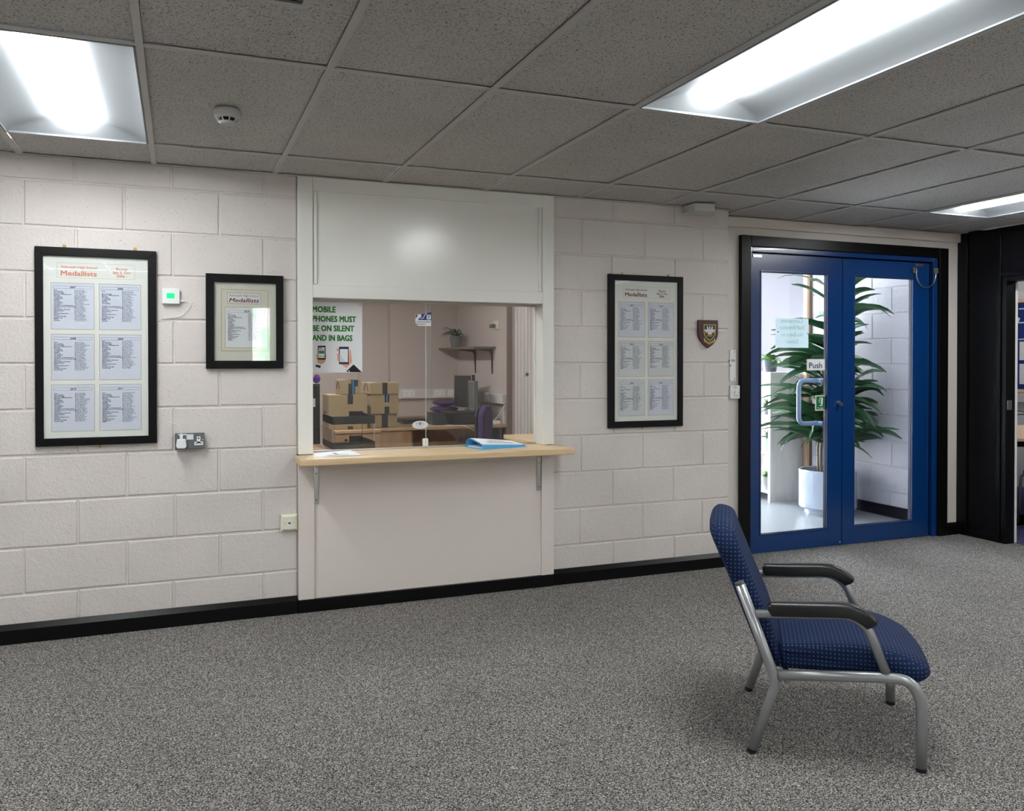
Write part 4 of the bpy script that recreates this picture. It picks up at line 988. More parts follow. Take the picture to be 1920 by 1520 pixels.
potted('potted_ivy', 'ivy in a dark blue grey pot on top of the pale porch shelf unit', None, 5.40, 2.03, 1.263, 0.072, 0.115, MT['pot_slate'], MT['leaf_bright'], 26, 0.15, 0.9, 0.045, 3)
# a tall thin sprig on that plant
potted('potted_shelf_plant', 'grey green trailing plant on the upper shelf of the porch unit', 'shelf plants', 5.42, 2.075, 0.843, 0.05, 0.10, MT['pot_grey'], MT['dark_green_leaf'], 40, 0.10, 1.1, 0.02, 5)
potted('potted_shelf_plant', 'leafy plant in a pale green pot on the middle shelf of the porch unit', 'shelf plants', 5.42, 2.075, 0.483, 0.06, 0.14, MT['pot_green'], MT['dark_green_leaf'], 40, 0.10, 1.1, 0.02, 6)
potted('potted_shelf_plant', 'bright green plant in a cement pot on the bottom shelf of the porch unit', 'shelf plants', 5.42, 2.075, 0.103, 0.06, 0.13, MT['pot_cement'], MT['leaf_bright'], 60, 0.10, 1.1, 0.02, 7)
# big strap-leaved plant in a glossy round planter
px_, py_ = 5.47, 1.32
t_ = thing('dracaena_plant', 'tall strap leaved plant in a glossy pale round planter behind the glass doors', 'plant', (px_, py_, 0))
pl = obj('planter', MB().lathe([(0.200, 0.0), (0.200, 0.045), (0.240, 0.046), (0.250, 0.06), (0.250, 0.385), (0.242, 0.392), (0.232, 0.385), (0.228, 0.34)], px_, py_, 56), MT['planter'], t_)
obj('soil', MB().lathe([(0.226, 0.33), (0.226, 0.345)], px_, py_, 32), MT['soil'], t_)
stems = [(-0.10, -0.03, 0.02, 0.88), (-0.06, 0.05, 0.00, 0.95), (0.02, -0.02, 0.08, 2.02), (0.05, 0.04, -0.02, 1.62), (0.09, -0.05, 0.06, 1.20), (0.0, 0.09, 0.02, 1.36)]
fol = MB(); rg = random.Random(11)
for (dx, dy, ln, top_) in stems:
    P = [(px_+dx, py_+dy, 0.32), (px_+dx*1.2+ln*0.3, py_+dy, 0.32+(top_-0.32)*0.4), (px_+dx*0.9+ln*0.7, py_+dy*0.9, 0.32+(top_-0.32)*0.75), (px_+dx*1.0+ln, py_+dy, top_)]
    P = rnd(P, 0.2, 5)
    obj('stem', MB().tube(P, 0.016 if top_ > 1.3 else 0.011, 10), MT['bark'], t_, smooth=True)
    zb = max(0.62, top_-0.75); n = int(12+(top_-zb)*36)
    for k in range(n):
        u = (k+0.5)/n; z = zb+(top_-zb)*u
        # find stem point
        q = min(P, key=lambda v_: abs(v_.z-z)); a = rg.uniform(0, 2*math.pi)
        L = rg.uniform(0.46, 0.68)*(1-0.12*u)
        e = rg.uniform(-0.15, 0.5)+0.30*u
        # keep the leaves clear of the block wall on the right and the doors in front
        dxm = 5.80-q.x; dym = q.y-0.36
        if math.cos(a)*L > dxm-0.02: L = max(0.3, (dxm-0.03)/math.cos(a))
        if math.cos(a)*L > dxm: a = -abs(a) if rg.random() < 0.6 else math.pi-a
        if math.cos(a)*L > dxm: a = -math.acos(max(-1, min(1, dxm/L*0.95)))
        if math.sin(a) < 0 and -math.sin(a)*L > dym-0.02: L = (dym-0.03)/-math.sin(a)
        if math.sin(a) > 0 and q.y+math.sin(a)*L > 1.90: L = max(0.25, (1.90-q.y)/math.sin(a))
        leaf_strip(fol, (q.x, q.y, z), a, e, L, rg.uniform(0.060, 0.080), rg.uniform(0.4, 1.2), 8, roll=rg.choice((-1, 1))*rg.uniform(0.25, 1.0))
obj('foliage', fol, MT['dark_green_leaf'], t_, fix=False)

# ================================================================= DARK PARTITION on the right
NB = MT['navy_black']; BG = MT['black_gloss']
mb = MB()
mb.box(5.76, 5.86, -0.19, 0.199, 0.0, 2.372)                     # return panel body
mb.box(5.76, 5.86, -1.25, -0.19, 2.00, 2.372)
mb.box(5.76, 5.86, -1.75, -1.15, 0, 2.372)
pw = struct('wall_right', mb, NB)
obj('corner_post', MB().box(5.742, 5.7598, 0.112, 0.1985, 0, 2.371), BG, pw, bevel=0.003)
obj('edge_post', MB().box(5.740, 5.7598, -0.178, -0.142, 0, 2.371), BG, pw, bevel=0.003)
obj('foot_rail', MB().box(5.748, 5.7598, -0.141, 0.111, 0.0, 0.045), BG, pw, bevel=0.003)
obj('header_rail', MB().box(5.742, 5.7598, -1.25, -0.179, 2.005, 2.05).box(5.742, 5.7598, -1.25, -0.179, 2.32, 2.371), BG, pw, bevel=0.003)
d2 = struct('door_2', MB().box(5.742, 5.86, -0.2265, -0.1905, 0, 2.0).box(5.742, 5.86, -1.15, -1.115, 0, 2.0).box(5.742, 5.86, -1.115, -0.2265, 1.965, 2.0), BG, bevel=0.003)
obj('worn_edge', MB().box(5.838, 5.859, -0.2305, -0.2268, 0.005, 1.96), MT['white_gloss'], d2)
obj('strike_plate', MB().box(5.752, 5.80, -0.2330, -0.2268, 1.005, 1.075), MT['steel'], d2, bevel=0.002)
struct('wall_right_rear', MB().box(5.76, 5.86, YF, -1.75, 0, 2.45), MT['plaster'])

# room beyond
struct('floor_room', MB().box(5.801, 9.0, -4.5, 1.95, -0.045, -0.0005), MT['carpet_purple'])
struct('trim_6', MB().box(5.79, 5.83, -1.11, -0.232, -0.0004, 0.004), MT['steel'])
struct('wall_room_right', MB().box(8.52, 8.62, -4.5, 1.95, 0, 2.45), MT['plaster_white'])
struct('wall_room_back', MB().box(5.951, 8.62, 1.90, 1.949, 0, 2.45), MT['plaster_white'])
struct('wall_room_front', MB().box(5.861, 8.62, -4.6, -4.5, 0, 2.45), MT['plaster_white'])
struct('ceiling_room', MB().box(5.861, 8.62, -4.6, 1.9, 2.45, 2.5), MT['plaster_white'])
troffer(0, 0, MT['added_lamp_room'], 'added unseen ceiling light of the room beyond the dark partition', 'added ceiling lights in the next room', zc=2.36, cell=(6.7, 7.3, -1.6, -0.3))  # lamps out of sight, added to light this room
troffer(0, 0, MT['added_lamp_room'], 'added unseen ceiling light of the room beyond the dark partition', 'added ceiling lights in the next room', zc=2.36, cell=(7.4, 8.0, 0.4, 1.7))
t_ = thing('notice_board', 'blue notice board with oak edge seen through the doorway at far right', 'notice board', (8.51, 1.3, 1.03))
obj('felt', MB().box(8.500, 8.518, 0.2, 1.89, 1.065, 2.005), MT['notice_blue'], t_)
obj('wooden_edge', MB().box(8.490, 8.519, 0.2, 1.89, 2.005, 2.045).box(8.490, 8.519, 0.2, 1.89, 1.030, 1.065), MT['timber'], t_)
PAPERS = ((1.76, 1.87, 1.76, 1.86, 0.4, 'tilted white paper at the top left of the blue notice board'),
          (1.80, 1.87, 1.62, 1.73, 0, 'small white paper just below the tilted one on the notice board'),
          (1.80, 1.87, 1.42, 1.58, 0, 'narrow white paper halfway down the left edge of the notice board'),
          (1.80, 1.87, 1.20, 1.38, 0, 'narrow white paper lowest on the left edge of the notice board'),
          (1.45, 1.75, 1.38, 1.58, 0, 'upper wide white chart on the notice board through the doorway'),
          (1.45, 1.75, 1.12, 1.34, 0, 'lower wide white chart on the notice board through the doorway'))
for (ya, yb, za, zb, rot, lbl) in PAPERS:
    mb = MB()
    cy_, cz_ = (ya+yb)/2, (za+zb)/2
    def tf(p, cy_=cy_, cz_=cz_, rot=rot):
        dy, dz = p[1]-cy_, p[2]-cz_
        return (p[0], cy_+dy*math.cos(rot)-dz*math.sin(rot), cz_+dy*math.sin(rot)+dz*math.cos(rot))
    mb.tf = tf; mb.box(8.4975, 8.4995, ya, yb, za, zb)
    o = obj('paper_notice', mb, MT['paper'])
    tag(o, lbl, 'paper', 'papers on the blue notice board')
mb = MB()
for z in (1.60, 1.78, 1.93): mb.box(8.4965, 8.4995, 1.2, 1.76, z, z+0.012)
o = obj('border_strip', mb, MT['sheet_blue'], t_)
t_ = thing('wall_trunking', 'white cable trunking along the far wall of the room beyond the doorway', 'trunking', (8.5, 1, 0.93))
obj('channel', MB().box(8.47, 8.5195, -0.5, 1.89, 0.925, 1.022), MT['trunking'], t_, bevel=0.003)
obj('black_plug', MB().box(8.43, 8.4695, 1.50, 1.56, 0.955, 1.0), MT['black_plastic'], t_, bevel=0.006)
obj('cable', MB().tube(rnd([(8.44, 1.53, 0.96), (8.42, 1.50, 0.86), (8.40, 1.60, 0.80), (8.36, 1.80, 0.79)], 0.06), 0.006, 8).tube(rnd([(8.46, 1.3, 0.9), (8.40, 1.55, 0.82), (8.40, 1.75, 0.84), (8.42, 1.88, 0.86)], 0.06), 0.005, 8), MT['black_plastic'], t_, smooth=True)
# table, rotated
ta = -0.379
t_ = thing('classroom_table', 'beech topped table seen through the doorway at far right', 'table', (7.25, 0.66, 0), ta)
obj('table_top', MB().box(-0.35-0.65, 0.9, -0.75+0.05, 0.75, 0.703, 0.73), MT['timber'], t_, local=True, bevel=0.003)
for (a, b) in ((-0.93, -0.63), (0.83, -0.63), (-0.93, 0.68), (0.83, 0.68)):
    obj('leg', MB().box(a-0.02, a+0.02, b-0.02, b+0.02, 0.0, 0.7025), MT['grey_plastic'], t_, local=True)
obj('apron', MB().box(-0.90, 0.80, -0.66, -0.63, 0.655, 0.7025), MT['navy_black'], t_, local=True)
t_ = thing('classroom_chair', 'navy chair with grey tube frame pulled to the table through the doorway', 'chair', (6.78, 0.06, 0), ta+0.2)
obj('seat', MB().box(-0.21, 0.21, -0.20, 0.20, 0.41, 0.46), MT['navy_fabric_plain'], t_, local=True, bevel=0.02, seg=3)
obj('backrest', MB().box(-0.21, 0.21, -0.25, -0.21, 0.56, 0.69), MT['navy_fabric_plain'], t_, local=True, bevel=0.015, seg=3)
for sx in (-1, 1):
    obj('leg', MB().tube(rnd([(sx*0.225, -0.27, 0), (sx*0.225, -0.20, 0.43), (sx*0.225, -0.25, 0.70)], 0.05), 0.012, 10), MT['silver_paint'], t_, local=True, smooth=True)
    obj('leg', MB().tube(rnd([(sx*0.225, 0.22, 0), (sx*0.225, 0.19, 0.42), (sx*0.225, -0.20, 0.42)], 0.04), 0.012, 10), MT['silver_paint'], t_, local=True, smooth=True)

# ================================================================= ARMCHAIR
CA = R(-36.5)
t_ = thing('low_armchair', 'low navy dotted armchair with silver tube frame and black armrests', 'armchair', (2.233, -2.186, 0), CA)
chair = t_
HW = 0.285
SP = MT['silver_paint']
for sy in (-1, 1):
    v_ = sy*HW
    rear = rnd([(-0.288, v_, 0.585), (-0.176, v_, 0.283), (-0.170, v_, 0.240), (-0.246, v_, 0.012)], 0.035, 6)
    lg = obj('leg', MB().tube(rear, 0.0175, 14, flat=0.8), SP, t_, local=True, smooth=True)
    obj('rubber_foot', MB().tube([(-0.2462, v_, 0.0135), (-0.2500, v_, 0.0002)], 0.0165, 14), MT['black_plastic'], lg, local=True)
    obj('end_cap', MB().tube([(-0.2875, v_, 0.584), (-0.2925, v_, 0.5955)], 0.0165, 14, flat=0.8), MT['grey_plastic'], lg, local=True)
    front = rnd([(-0.160, v_, 0.280), (0.168, v_, 0.303), (0.262, v_, 0.302), (0.298, v_, 0.236), (0.297, v_, 0.012)], 0.07, 8)
    lg = obj('leg', MB().tube(front, 0.0185, 14, flat=0.85), SP, t_, local=True, smooth=True)
    obj('rubber_foot', MB().tube([(0.297, v_, 0.013), (0.297, v_, 0.0002)], 0.0175, 14), MT['black_plastic'], lg, local=True)
    arm = rnd([(-0.235, v_, 0.487), (0.075, v_, 0.506), (0.128, v_, 0.468), (0.186, v_, 0.322)], 0.055, 8)
    ar = obj('armrest', MB().tube(arm, 0.0155, 14, flat=0.9), SP, t_, local=True, smooth=True)
    # moulded pad
    mb = MB(); path = [(-0.196, 0.512), (-0.185, 0.514), (-0.08, 0.520), (0.03, 0.5265), (0.072, 0.526), (0.100, 0.516), (0.126, 0.500), (0.144, 0.484), (0.150, 0.475)]
    wd_ = [0.018, 0.025, 0.027, 0.027, 0.027, 0.026, 0.024, 0.019, 0.010]; rings = []
    for k, (a, b) in enumerate(path):
        p0 = path[max(0, k-1)]; p1 = path[min(len(path)-1, k+1)]
        dx, dz = p1[0]-p0[0], p1[1]-p0[1]; l = math.hypot(dx, dz); nx_, nz_ = -dz/l, dx/l
        w = wd_[k]; hT = 0.020 if 0 < k < 8 else 0.011; hB = 0.026 if 0 < k < 8 else 0.006
        sec = [(-w, -hB), (-w, 0.006), (-w*0.82, hT*0.75), (-w*0.4, hT), (w*0.4, hT), (w*0.82, hT*0.75), (w, 0.006), (w, -hB), (w*0.55, -hB-0.002), (-w*0.55, -hB-0.002)]
        rings.append([mb.pt((a+nx_*q[1], v_+q[0], b+nz_*q[1])) for q in sec])
    for a, b in zip(rings, rings[1:]):
        for k in range(10): mb.f.append([a[k], a[(k+1) % 10], b[(k+1) % 10], b[k]])
    mb.f.append(rings[0][::-1]); mb.f.append(rings[-1])
    obj('arm_pad', mb, MT['armrest'], ar, local=True, bevel=0.003, seg=2)
obj('crossbar', MB().tube([(-0.13, -HW, 0.262), (-0.13, HW, 0.262)], 0.012, 12), SP, t_, local=True, smooth=True)
obj('crossbar', MB().tube([(0.20, -HW, 0.285), (0.20, HW, 0.285)], 0.012, 12), SP, t_, local=True, smooth=True)
def cushion(name, prof, w, bev, crown=0.0, nseg=16, base=(0, 0), cr_R=0.0, span=0.4):
    """side profile (s,z) swept across the width with softened ends"""
    P2 = []
    n = len(prof)
    for i in range(n):          # round corners of closed profile
        a = Vector(prof[i-1]); b = Vector(prof[i]); c_ = Vector(prof[(i+1) % n])
        r_ = min(b_r[i], (a-b).length*0.45, (c_-b).length*0.45)
        p0 = b+(a-b).normalized()*r_; p1 = b+(c_-b).normalized()*r_
        for k in range(7):
            u = k/6; P2.append(p0*(1-u)**2+b*2*u*(1-u)+p1*u*u)
    cen = sum(P2, Vector((0, 0)))/len(P2); mb = MB(); rings = []
    stations = [(-w, bev, 0), (-w+bev*0.08, bev*0.62, 0), (-w+bev*0.3, bev*0.28, 0), (-w+bev*0.62, bev*0.08, 0), (-w+bev, 0, 0)]
    mids = [(-w+bev+(2*w-2*bev)*k/nseg, 0, math.sin(math.pi*k/nseg)) for k in range(1, nseg)]
    st = stations+mids+[(-a, b, 0) for (a, b, _) in stations[::-1]]
    for (v0, ins, cr) in st:
        rg_ = []
        for i, p in enumerate(P2):
            a = P2[i-1]; b = P2[(i+1) % len(P2)]; tg = (b-a).normalized(); nr = Vector((tg.y, -tg.x))
            if (p+nr*0.01-cen).length < (p-nr*0.01-cen).length and False: nr = -nr
            q = p-nr*ins*sgn+nr*crown*cr*sgn
            ed = max(0.0, abs(v0)-(w-cr_R))
            drop = cr_R-math.sqrt(max(0.0, cr_R*cr_R-ed*ed*0.92)) if cr_R else 0.0
            q = Vector((base[0]+(q.x-base[0])*(1-drop/span), base[1]+(q.y-base[1])*(1-drop/span))) if cr_R else q
            rg_.append(mb.pt((q.x, v0, q.y)))
        rings.append(rg_)
    m = len(P2)
    for a, b in zip(rings, rings[1:]):
        for k in range(m): mb.f.append([a[k], a[(k+1) % m], b[(k+1) % m], b[k]])
    mb.f.append(rings[0][::-1]); mb.f.append(rings[-1])
    o = obj(name, mb, MT['upholstery'], chair, local=True, smooth=True); boxuv(o.data)
    for p_ in o.data.polygons:
        if len(p_.vertices) > 4: p_.use_smooth = False
    return o
sgn = 1.0
# profiles run counter-clockwise in (s,z): outward normal = (tz,-ts)
prof = [(-0.150, 0.290), (0.262, 0.300), (0.300, 0.275), (0.342, 0.296), (0.335, 0.335), (0.250, 0.378), (0.120, 0.400), (-0.155, 0.380)]
b_r = [0.01, 0.05, 0.015, 0.03, 0.04, 0.08, 0.10, 0.02]
cushion('seat', prof, 0.262, 0.024, 0.012, base=(-0.15, 0.30), cr_R=0.07, span=0.5)
prof = [(-0.206, 0.292), (-0.135, 0.292), (-0.175, 0.440), (-0.232, 0.570), (-0.292, 0.720), (-0.312, 0.780), (-0.372, 0.792), (-0.398, 0.760), (-0.345, 0.640)]
b_r = [0.02, 0.02, 0.10, 0.10, 0.10, 0.035, 0.035, 0.05, 0.2]
cushion('backrest', prof, 0.262, 0.028, 0.006, base=(-0.17, 0.30), cr_R=0.10, span=0.52)
mb = MB()
for sy in (-1, 1): mb.tube([(-0.240, sy*0.25, 0.44), (-0.234, sy*0.275, 0.44)], 0.008, 8)
obj('fixing_bolt', mb, MT['steel'], t_, local=True)

# crumb of leaf litter on the carpet
o = obj('dry_leaf_fragment', MB().prism([(0, 0), (0.012, 0.004), (0.020, -0.002), (0.012, -0.010), (0.003, -0.008)], 'z', 0.0004, 0.006), mat('dry_leaf_brown', rgb(150, 110, 80), 0.8))
o.location = (3.44, -0.57, 0.0006); tag(o, 'tiny dry brown leaf fragment on the carpet beyond the armchair', 'leaf fragment')

# ================================================================= OFFICE behind the hatch
struct('floor_office', MB().box(-0.6, 3.35, 0.101, 5.0, -0.05, -0.0005), MT['carpet'])
mb = MB().box(-0.6, 2.28, 4.95, 5.05, 0, 2.5).box(2.28, 3.2, 4.85, 5.05, 0, 2.5).box(1.93, 1.955, 4.935, 4.95, 0, 2.5)
struct('wall_office_back', mb, MT['plaster_pink'])
struct('wall_office_left', MB().box(-0.7, -0.6, 0.101, 5.05, 0, 2.5), MT['plaster_pink'])
struct('wall_office_right', MB().box(3.10, 3.20, 3.22, 4.85, 0, 2.5).box(3.26, 3.34, 0.321, 3.3, 0, 2.5), MT['plaster_pink'])
struct('trim_7', MB().box(3.085, 3.135, 3.185, 3.2195, 0, 2.44), mat('brown_door_edge', rgb(120, 104, 96), 0.6))
struct('ceiling_office', MB().box(-0.7, 3.34, 0.121, 5.05, 2.45, 2.5), MT['plaster_white'])
troffer(0, 0, MT['added_lamp_office'], 'added unseen ceiling light of the office behind the hatch', 'added ceiling lights in the office', zc=2.36, cell=(0.8, 1.4, 2.4, 3.7))  # unseen fittings added to brighten the office
troffer(0, 0, MT['added_lamp_office'], 'added unseen ceiling light of the office behind the hatch', 'added ceiling lights in the office', zc=2.36, cell=(0.9, 1.5, 0.6, 1.8))
# ribbed folding door
mb = MB(); n = 26
for k in range(n):
    y = 0.95+k*0.085; mb.box(3.150, 3.178, y+0.006, y+0.079, 0.02, 2.2); mb.box(3.164, 3.176, y-0.006, y+0.006, 0.02, 2.2)
d3 = struct('door_3', mb, MT['ribbed'])
# worktop run
BT, BE = MT['beech_top'], MT['beech']
t_ = thing('office_desk', 'long wooden office desk along the back of the office', 'desk', (2.45, 4.0, 0))
obj('desk_top', MB().box(1.765, 3.099, 3.21, 4.84, 0.700, 0.730), BT, t_, bevel=0.003)
obj('modesty_panel', MB().box(2.12, 3.05, 3.62, 3.64, 0.12, 0.699), BE, t_)
obj('side_panel', MB().box(2.10, 2.118, 3.25, 4.8, 0.0, 0.699), BE, t_)
obj('side_panel', MB().box(3.03, 3.05, 3.25, 4.8, 0.0, 0.699), MT['grey_plastic'], t_)
obj('drawer_front', MB().box(1.778, 2.098, 3.228, 3.248, 0.06, 0.695), BE, t_)
t_ = thing('drawer_cabinet', 'wooden drawer cabinet with keys under the stacked boxes', 'cabinet', (1.52, 3.3, 0))
obj('carcass', MB().box(1.33, 1.745, 3.02, 3.75, 0.0, 0.705), BE, t_)
obj('top', MB().box(1.325, 1.752, 3.0, 3.76, 0.7055, 0.732), BT, t_, bevel=0.003)
dwf = obj('drawer', MB().box(1.336, 1.740, 3.000, 3.0195, 0.44, 0.695), BE, t_)
obj('drawer_handle', MB().box(1.545, 1.690, 2.975, 2.9995, 0.555, 0.580), MT['black_plastic'], dwf)
obj('drawer', MB().box(1.336, 1.740, 3.000, 3.0195, 0.05, 0.43), BE, t_)
kk = obj('key_lock', MB().lathe([(0.014, 2.985), (0.014, 2.9995)], 1.425, 0.645, 14, 'y'), MT['black_plastic'], t_)
obj('key', MB().box(1.418, 1.424, 2.972, 2.98, 0.585, 0.640).box(1.412, 1.432, 2.972, 2.979, 0.575, 0.600), MT['steel'], kk)
t_ = thing('inner_worktop', 'pale worktop just behind the right side of the hatch glass', 'worktop', (2.75, 0.9, 0))
obj('top', MB().box(2.34, 3.14, 0.35, 1.38, 0.770, 0.800), MT['oak'], t_, bevel=0.003)
obj('side_panel', MB().box(3.10, 3.13, 0.37, 1.36, 0, 0.7695), BE, t_)
obj('side_panel', MB().box(2.36, 2.39, 0.37, 1.36, 0, 0.7695), BE, t_)
# cardboard boxes
def carton(label, x0, x1, y0, y1, z0, z1, tapes, rot=0.0, marks=None):
    cx, cy = (x0+x1)/2, (y0+y1)/2
    t_ = thing('cardboard_box', label, 'box', (cx, cy, z0), rot, group='cardboard boxes in the office')
    hx, hy, h = (x1-x0)/2, (y1-y0)/2, z1-z0
    obj('carton', MB().box(-hx, hx, -hy, hy, 0.0008, h), MT['cardboard'], t_, local=True, bevel=0.004)
    for (a, b, c_, d, blue) in tapes:
        tp = obj('tape', MB().box(a, b, -hy-0.0016, -hy-0.0002, c_, d), MT['tape'], t_, local=True)
        if blue: obj('tape_stripe', MB().box((a+b)/2-0.008, (a+b)/2+0.008, -hy-0.0026, -hy-0.0017, c_, d), MT['tape_blue'], tp, local=True)
    obj('tape', MB().box(-0.03, 0.03, -hy, hy, h-0.0002, h+0.0012), MT['tape'], t_, local=True)
    if marks:
        P = [(-hx-0.0018, yy*hy*0.5, h*marks+zz) for (yy, zz) in ((-1, 0.0), (-0.6, 0.05), (0, 0.075), (0.6, 0.05), (1, 0.0))]
        obj('printed_arc', MB().tube(rnd(P, 0.03), 0.0035, 6), MT['ink_black'], t_, local=True)
    return t_
carton('largest cardboard box with one black tape strip, lower left of the office boxes', 1.292, 1.655, 3.15, 3.50, 0.7325, 1.056, [(-0.005, 0.045, 0.235, 0.322, 0), (-0.005, 0.045, 0.0, 0.03, 0)], 0.0, 0.3)
carton('small cardboard box with black and blue tape on top of the largest box', 1.402, 1.588, 3.17, 3.38, 1.0575, 1.195, [(0.005, 0.040, 0.0, 0.137, 1), (0.036, 0.070, 0.075, 0.137, 0), (-0.022, 0.010, 0.0, 0.10, 0)], 0.06, 0.35)
carton('bottom cardboard box of the right hand stack in the office', 1.700, 1.962, 3.24, 3.56, 0.7325, 0.862, [(-0.02, 0.040, 0.0, 0.128, 0)])
carton('tall middle cardboard box with blue striped tape in the right hand stack', 1.700, 1.972, 3.22, 3.50, 0.8640, 1.050, [(0.0, 0.044, 0.112, 0.185, 1), (0.0, 0.044, 0.0, 0.070, 0)])
carton('flat cardboard box on top of the right hand stack in the office', 1.690, 1.970, 3.21, 3.55, 1.0520, 1.163, [(-0.022, 0.026, 0.0, 0.110, 0)], 0.02, 0.3)
# letter tray just behind the glass
t_ = thing('letter_tray', 'black two tier letter tray just behind the left glass pane', 'letter tray', (1.0, 0.55, 0.86))
lx0, lx1, ly0, ly1 = 0.866, 1.128, 0.44, 0.80
struct('trim_8', MB().box(0.686, 1.13, 0.2005, 0.82, 0.800, 0.8335), MT['beech_top'])
def tray(z, h):
    mb = MB().box(lx0, lx1, ly0, ly1, z, z+0.004)
    mb.box(lx0, lx0+0.004, ly0, ly1, z, z+h).box(lx1-0.004, lx1, ly0, ly1, z, z+h).box(lx0, lx1, ly0, ly0+0.004, z, z+h).box(lx0+0.17, lx1, ly1-0.004, ly1, z, z+h*1.2)
    obj('tray', mb, MT['black_plastic'], t_)
tray(0.8345, 0.040); tray(0.985, 0.048)
mb = MB()
for (a, b) in ((lx0+0.004, ly0+0.004), (lx1-0.004, ly0+0.004), (lx0+0.004, ly1-0.004), (lx1-0.004, ly1-0.004)):
    obj('support_rod', MB().tube([(a, b, 0.87), (a, b, 0.99)], 0.0032, 8), MT['steel'], t_)
# tall black cabinet, with pom-pom
t_ = thing('black_cabinet', 'narrow tall black drawer cabinet at the left edge of the office view', 'cabinet', (0.74, 1.15, 0))
obj('carcass', MB().box(0.56, 0.868, 0.915, 1.4, 0, 1.222), MT['navy_black'], t_, bevel=0.004)
for (a, b) in ((0.03, 0.33), (0.34, 0.63), (0.64, 0.93), (0.94, 1.21)):
    obj('drawer', MB().box(0.565, 0.863, 0.902, 0.9145, a, b), MT['black_gloss'], t_, bevel=0.003)
obj('label_holder', MB().box(0.815, 0.835, 0.899, 0.9015, 1.07, 1.125), MT['sheet_white'], t_)
mb = MB(); rg = random.Random(4)
for k in range(260):
    a, b = rg.uniform(0, 2*math.pi), math.acos(rg.uniform(-1, 1)); r_ = 0.030*rg.uniform(0.85, 1.1)
    d = Vector((math.sin(b)*math.cos(a), math.sin(b)*math.sin(a), math.cos(b)))
    p = Vector((0.852, 0.96, 1.256)); q = d.orthogonal().normalized()*0.004; w = d.cross(q)
    mb.poly([p+q, p+w, p+d*r_]); mb.poly([p-q, p+w, p+d*r_]); mb.poly([p-q, p-w, p+d*r_]); mb.poly([p+q, p-w, p+d*r_])
mb.ball(0.852, 0.96, 1.249, 0.024, 0.024, 0.026)
o = obj('pom_pom', mb, mat('bright_purple_wool', rgb(96, 40, 150), 0.95), fix=False); tag(o, 'purple woolly pom-pom on top of the black cabinet', 'ornament')
# computer
t_ = thing('desktop_computer', 'black desktop computer case lying flat on the office desk', 'computer', (2.67, 3.5, 0.73))
obj('case', MB().box(2.535, 2.815, 3.30, 3.72, 0.7312, 0.850), MT['black_plastic'], t_, bevel=0.005)
obj('front_vents', MB().box(2.77, 2.80, 3.2985, 3.3002, 0.815, 0.825), MT['steel'], t_)
def monitor(label, cx, cy, rz, w, h, z0, zb, m):
    t_ = thing('computer_monitor', label, 'monitor', (cx, cy, zb), rz, group='monitors on the office desk')
    obj('screen_housing', MB().box(-w/2, w/2, -0.02, 0.02, z0-zb, z0-zb+h), m, t_, local=True, bevel=0.006)
    obj('bezel', MB().frame(-w/2, w/2, z0-zb, z0-zb+h, 0.012, -0.026, -0.0202), MT['steel'], t_, local=True)
    obj('stand', MB().prism([(0.022, 0.006), (0.07, 0.006), (0.045, h*0.6+z0-zb), (0.021, h*0.6+z0-zb)], 'x', -0.03, 0.03).box(-0.10, 0.10, -0.06, 0.12, 0.0006, 0.010), MT['grey_plastic'], t_, local=True)
    return t_
monitor('larger black computer monitor turned away on the office desk', 2.860, 3.88, R(-80), 0.40, 0.36, 0.865, 0.7302, MT['black_plastic'])
monitor('smaller grey computer monitor standing behind the desktop computer', 2.835, 3.52, R(-96), 0.26, 0.30, 0.865, 0.8505, MT['grey_plastic'])
# cushions, keyboard-like dark things, papers, cables
for k in range(3):
    z = 0.732+0.071*k
    mb = MB().ball(2.72+0.02*k, 4.24, z+0.0355, 0.17-0.01*k, 0.16, 0.036, 8, 20)
    o = obj('purple_cushion', mb, MT['purple'], smooth=True)
    tag(o, 'purple seat pad in the pile behind the monitors, ' + ('bottom of the pile', 'middle of the pile', 'top of the pile')[k], 'cushion', 'purple seat pads')
o = obj('document_wallet', MB().box(2.12, 2.42, 3.66, 3.98, 0.7312, 0.752).box(2.14, 2.40, 3.68, 3.96, 0.7525, 0.775), MT['black_plastic'], bevel=0.008)
tag(o, 'flat black document wallets lying on the office desk', 'folder')
mb = MB().prism([(3.35, 0.7312), (3.60, 0.7312), (3.60, 0.85), (3.57, 0.85)], 'x', 2.36, 2.525)
o = obj('sloped_folder', mb, MT['tape']); tag(o, 'dark sloping folder left of the desktop computer', 'folder')
t_ = thing('cable_tangle', 'loose black and white cables on the right end of the office desk', 'cables', (3.0, 3.5, 0.73))
obj('black_cable', MB().tube(rnd([(2.97, 3.62, 0.88), (2.98, 3.55, 0.78), (3.00, 3.45, 0.745), (3.03, 3.50, 0.80), (3.02, 3.52, 0.86)], 0.05), 0.004, 6).tube(rnd([(2.965, 3.7, 0.80), (2.97, 3.6, 0.76), (3.03, 3.42, 0.748)], 0.05), 0.004, 6), MT['black_plastic'], t_, smooth=True)
obj('white_cable', MB().tube(rnd([(3.06, 3.3, 0.742), (2.98, 3.35, 0.755), (3.05, 3.42, 0.775), (3.055, 3.28, 0.86), (3.06, 3.21, 0.92)], 0.04), 0.006, 6).tube(rnd([(2.45, 3.27, 0.735), (2.62, 3.18, 0.735), (2.76, 3.17, 0.66)], 0.05), 0.003, 6), MT['white_plastic'], t_, smooth=True)
obj('power_strip', MB().box(2.93, 3.03, 3.25, 3.31, 0.7312, 0.765), MT['white_plastic'], t_, bevel=0.004)
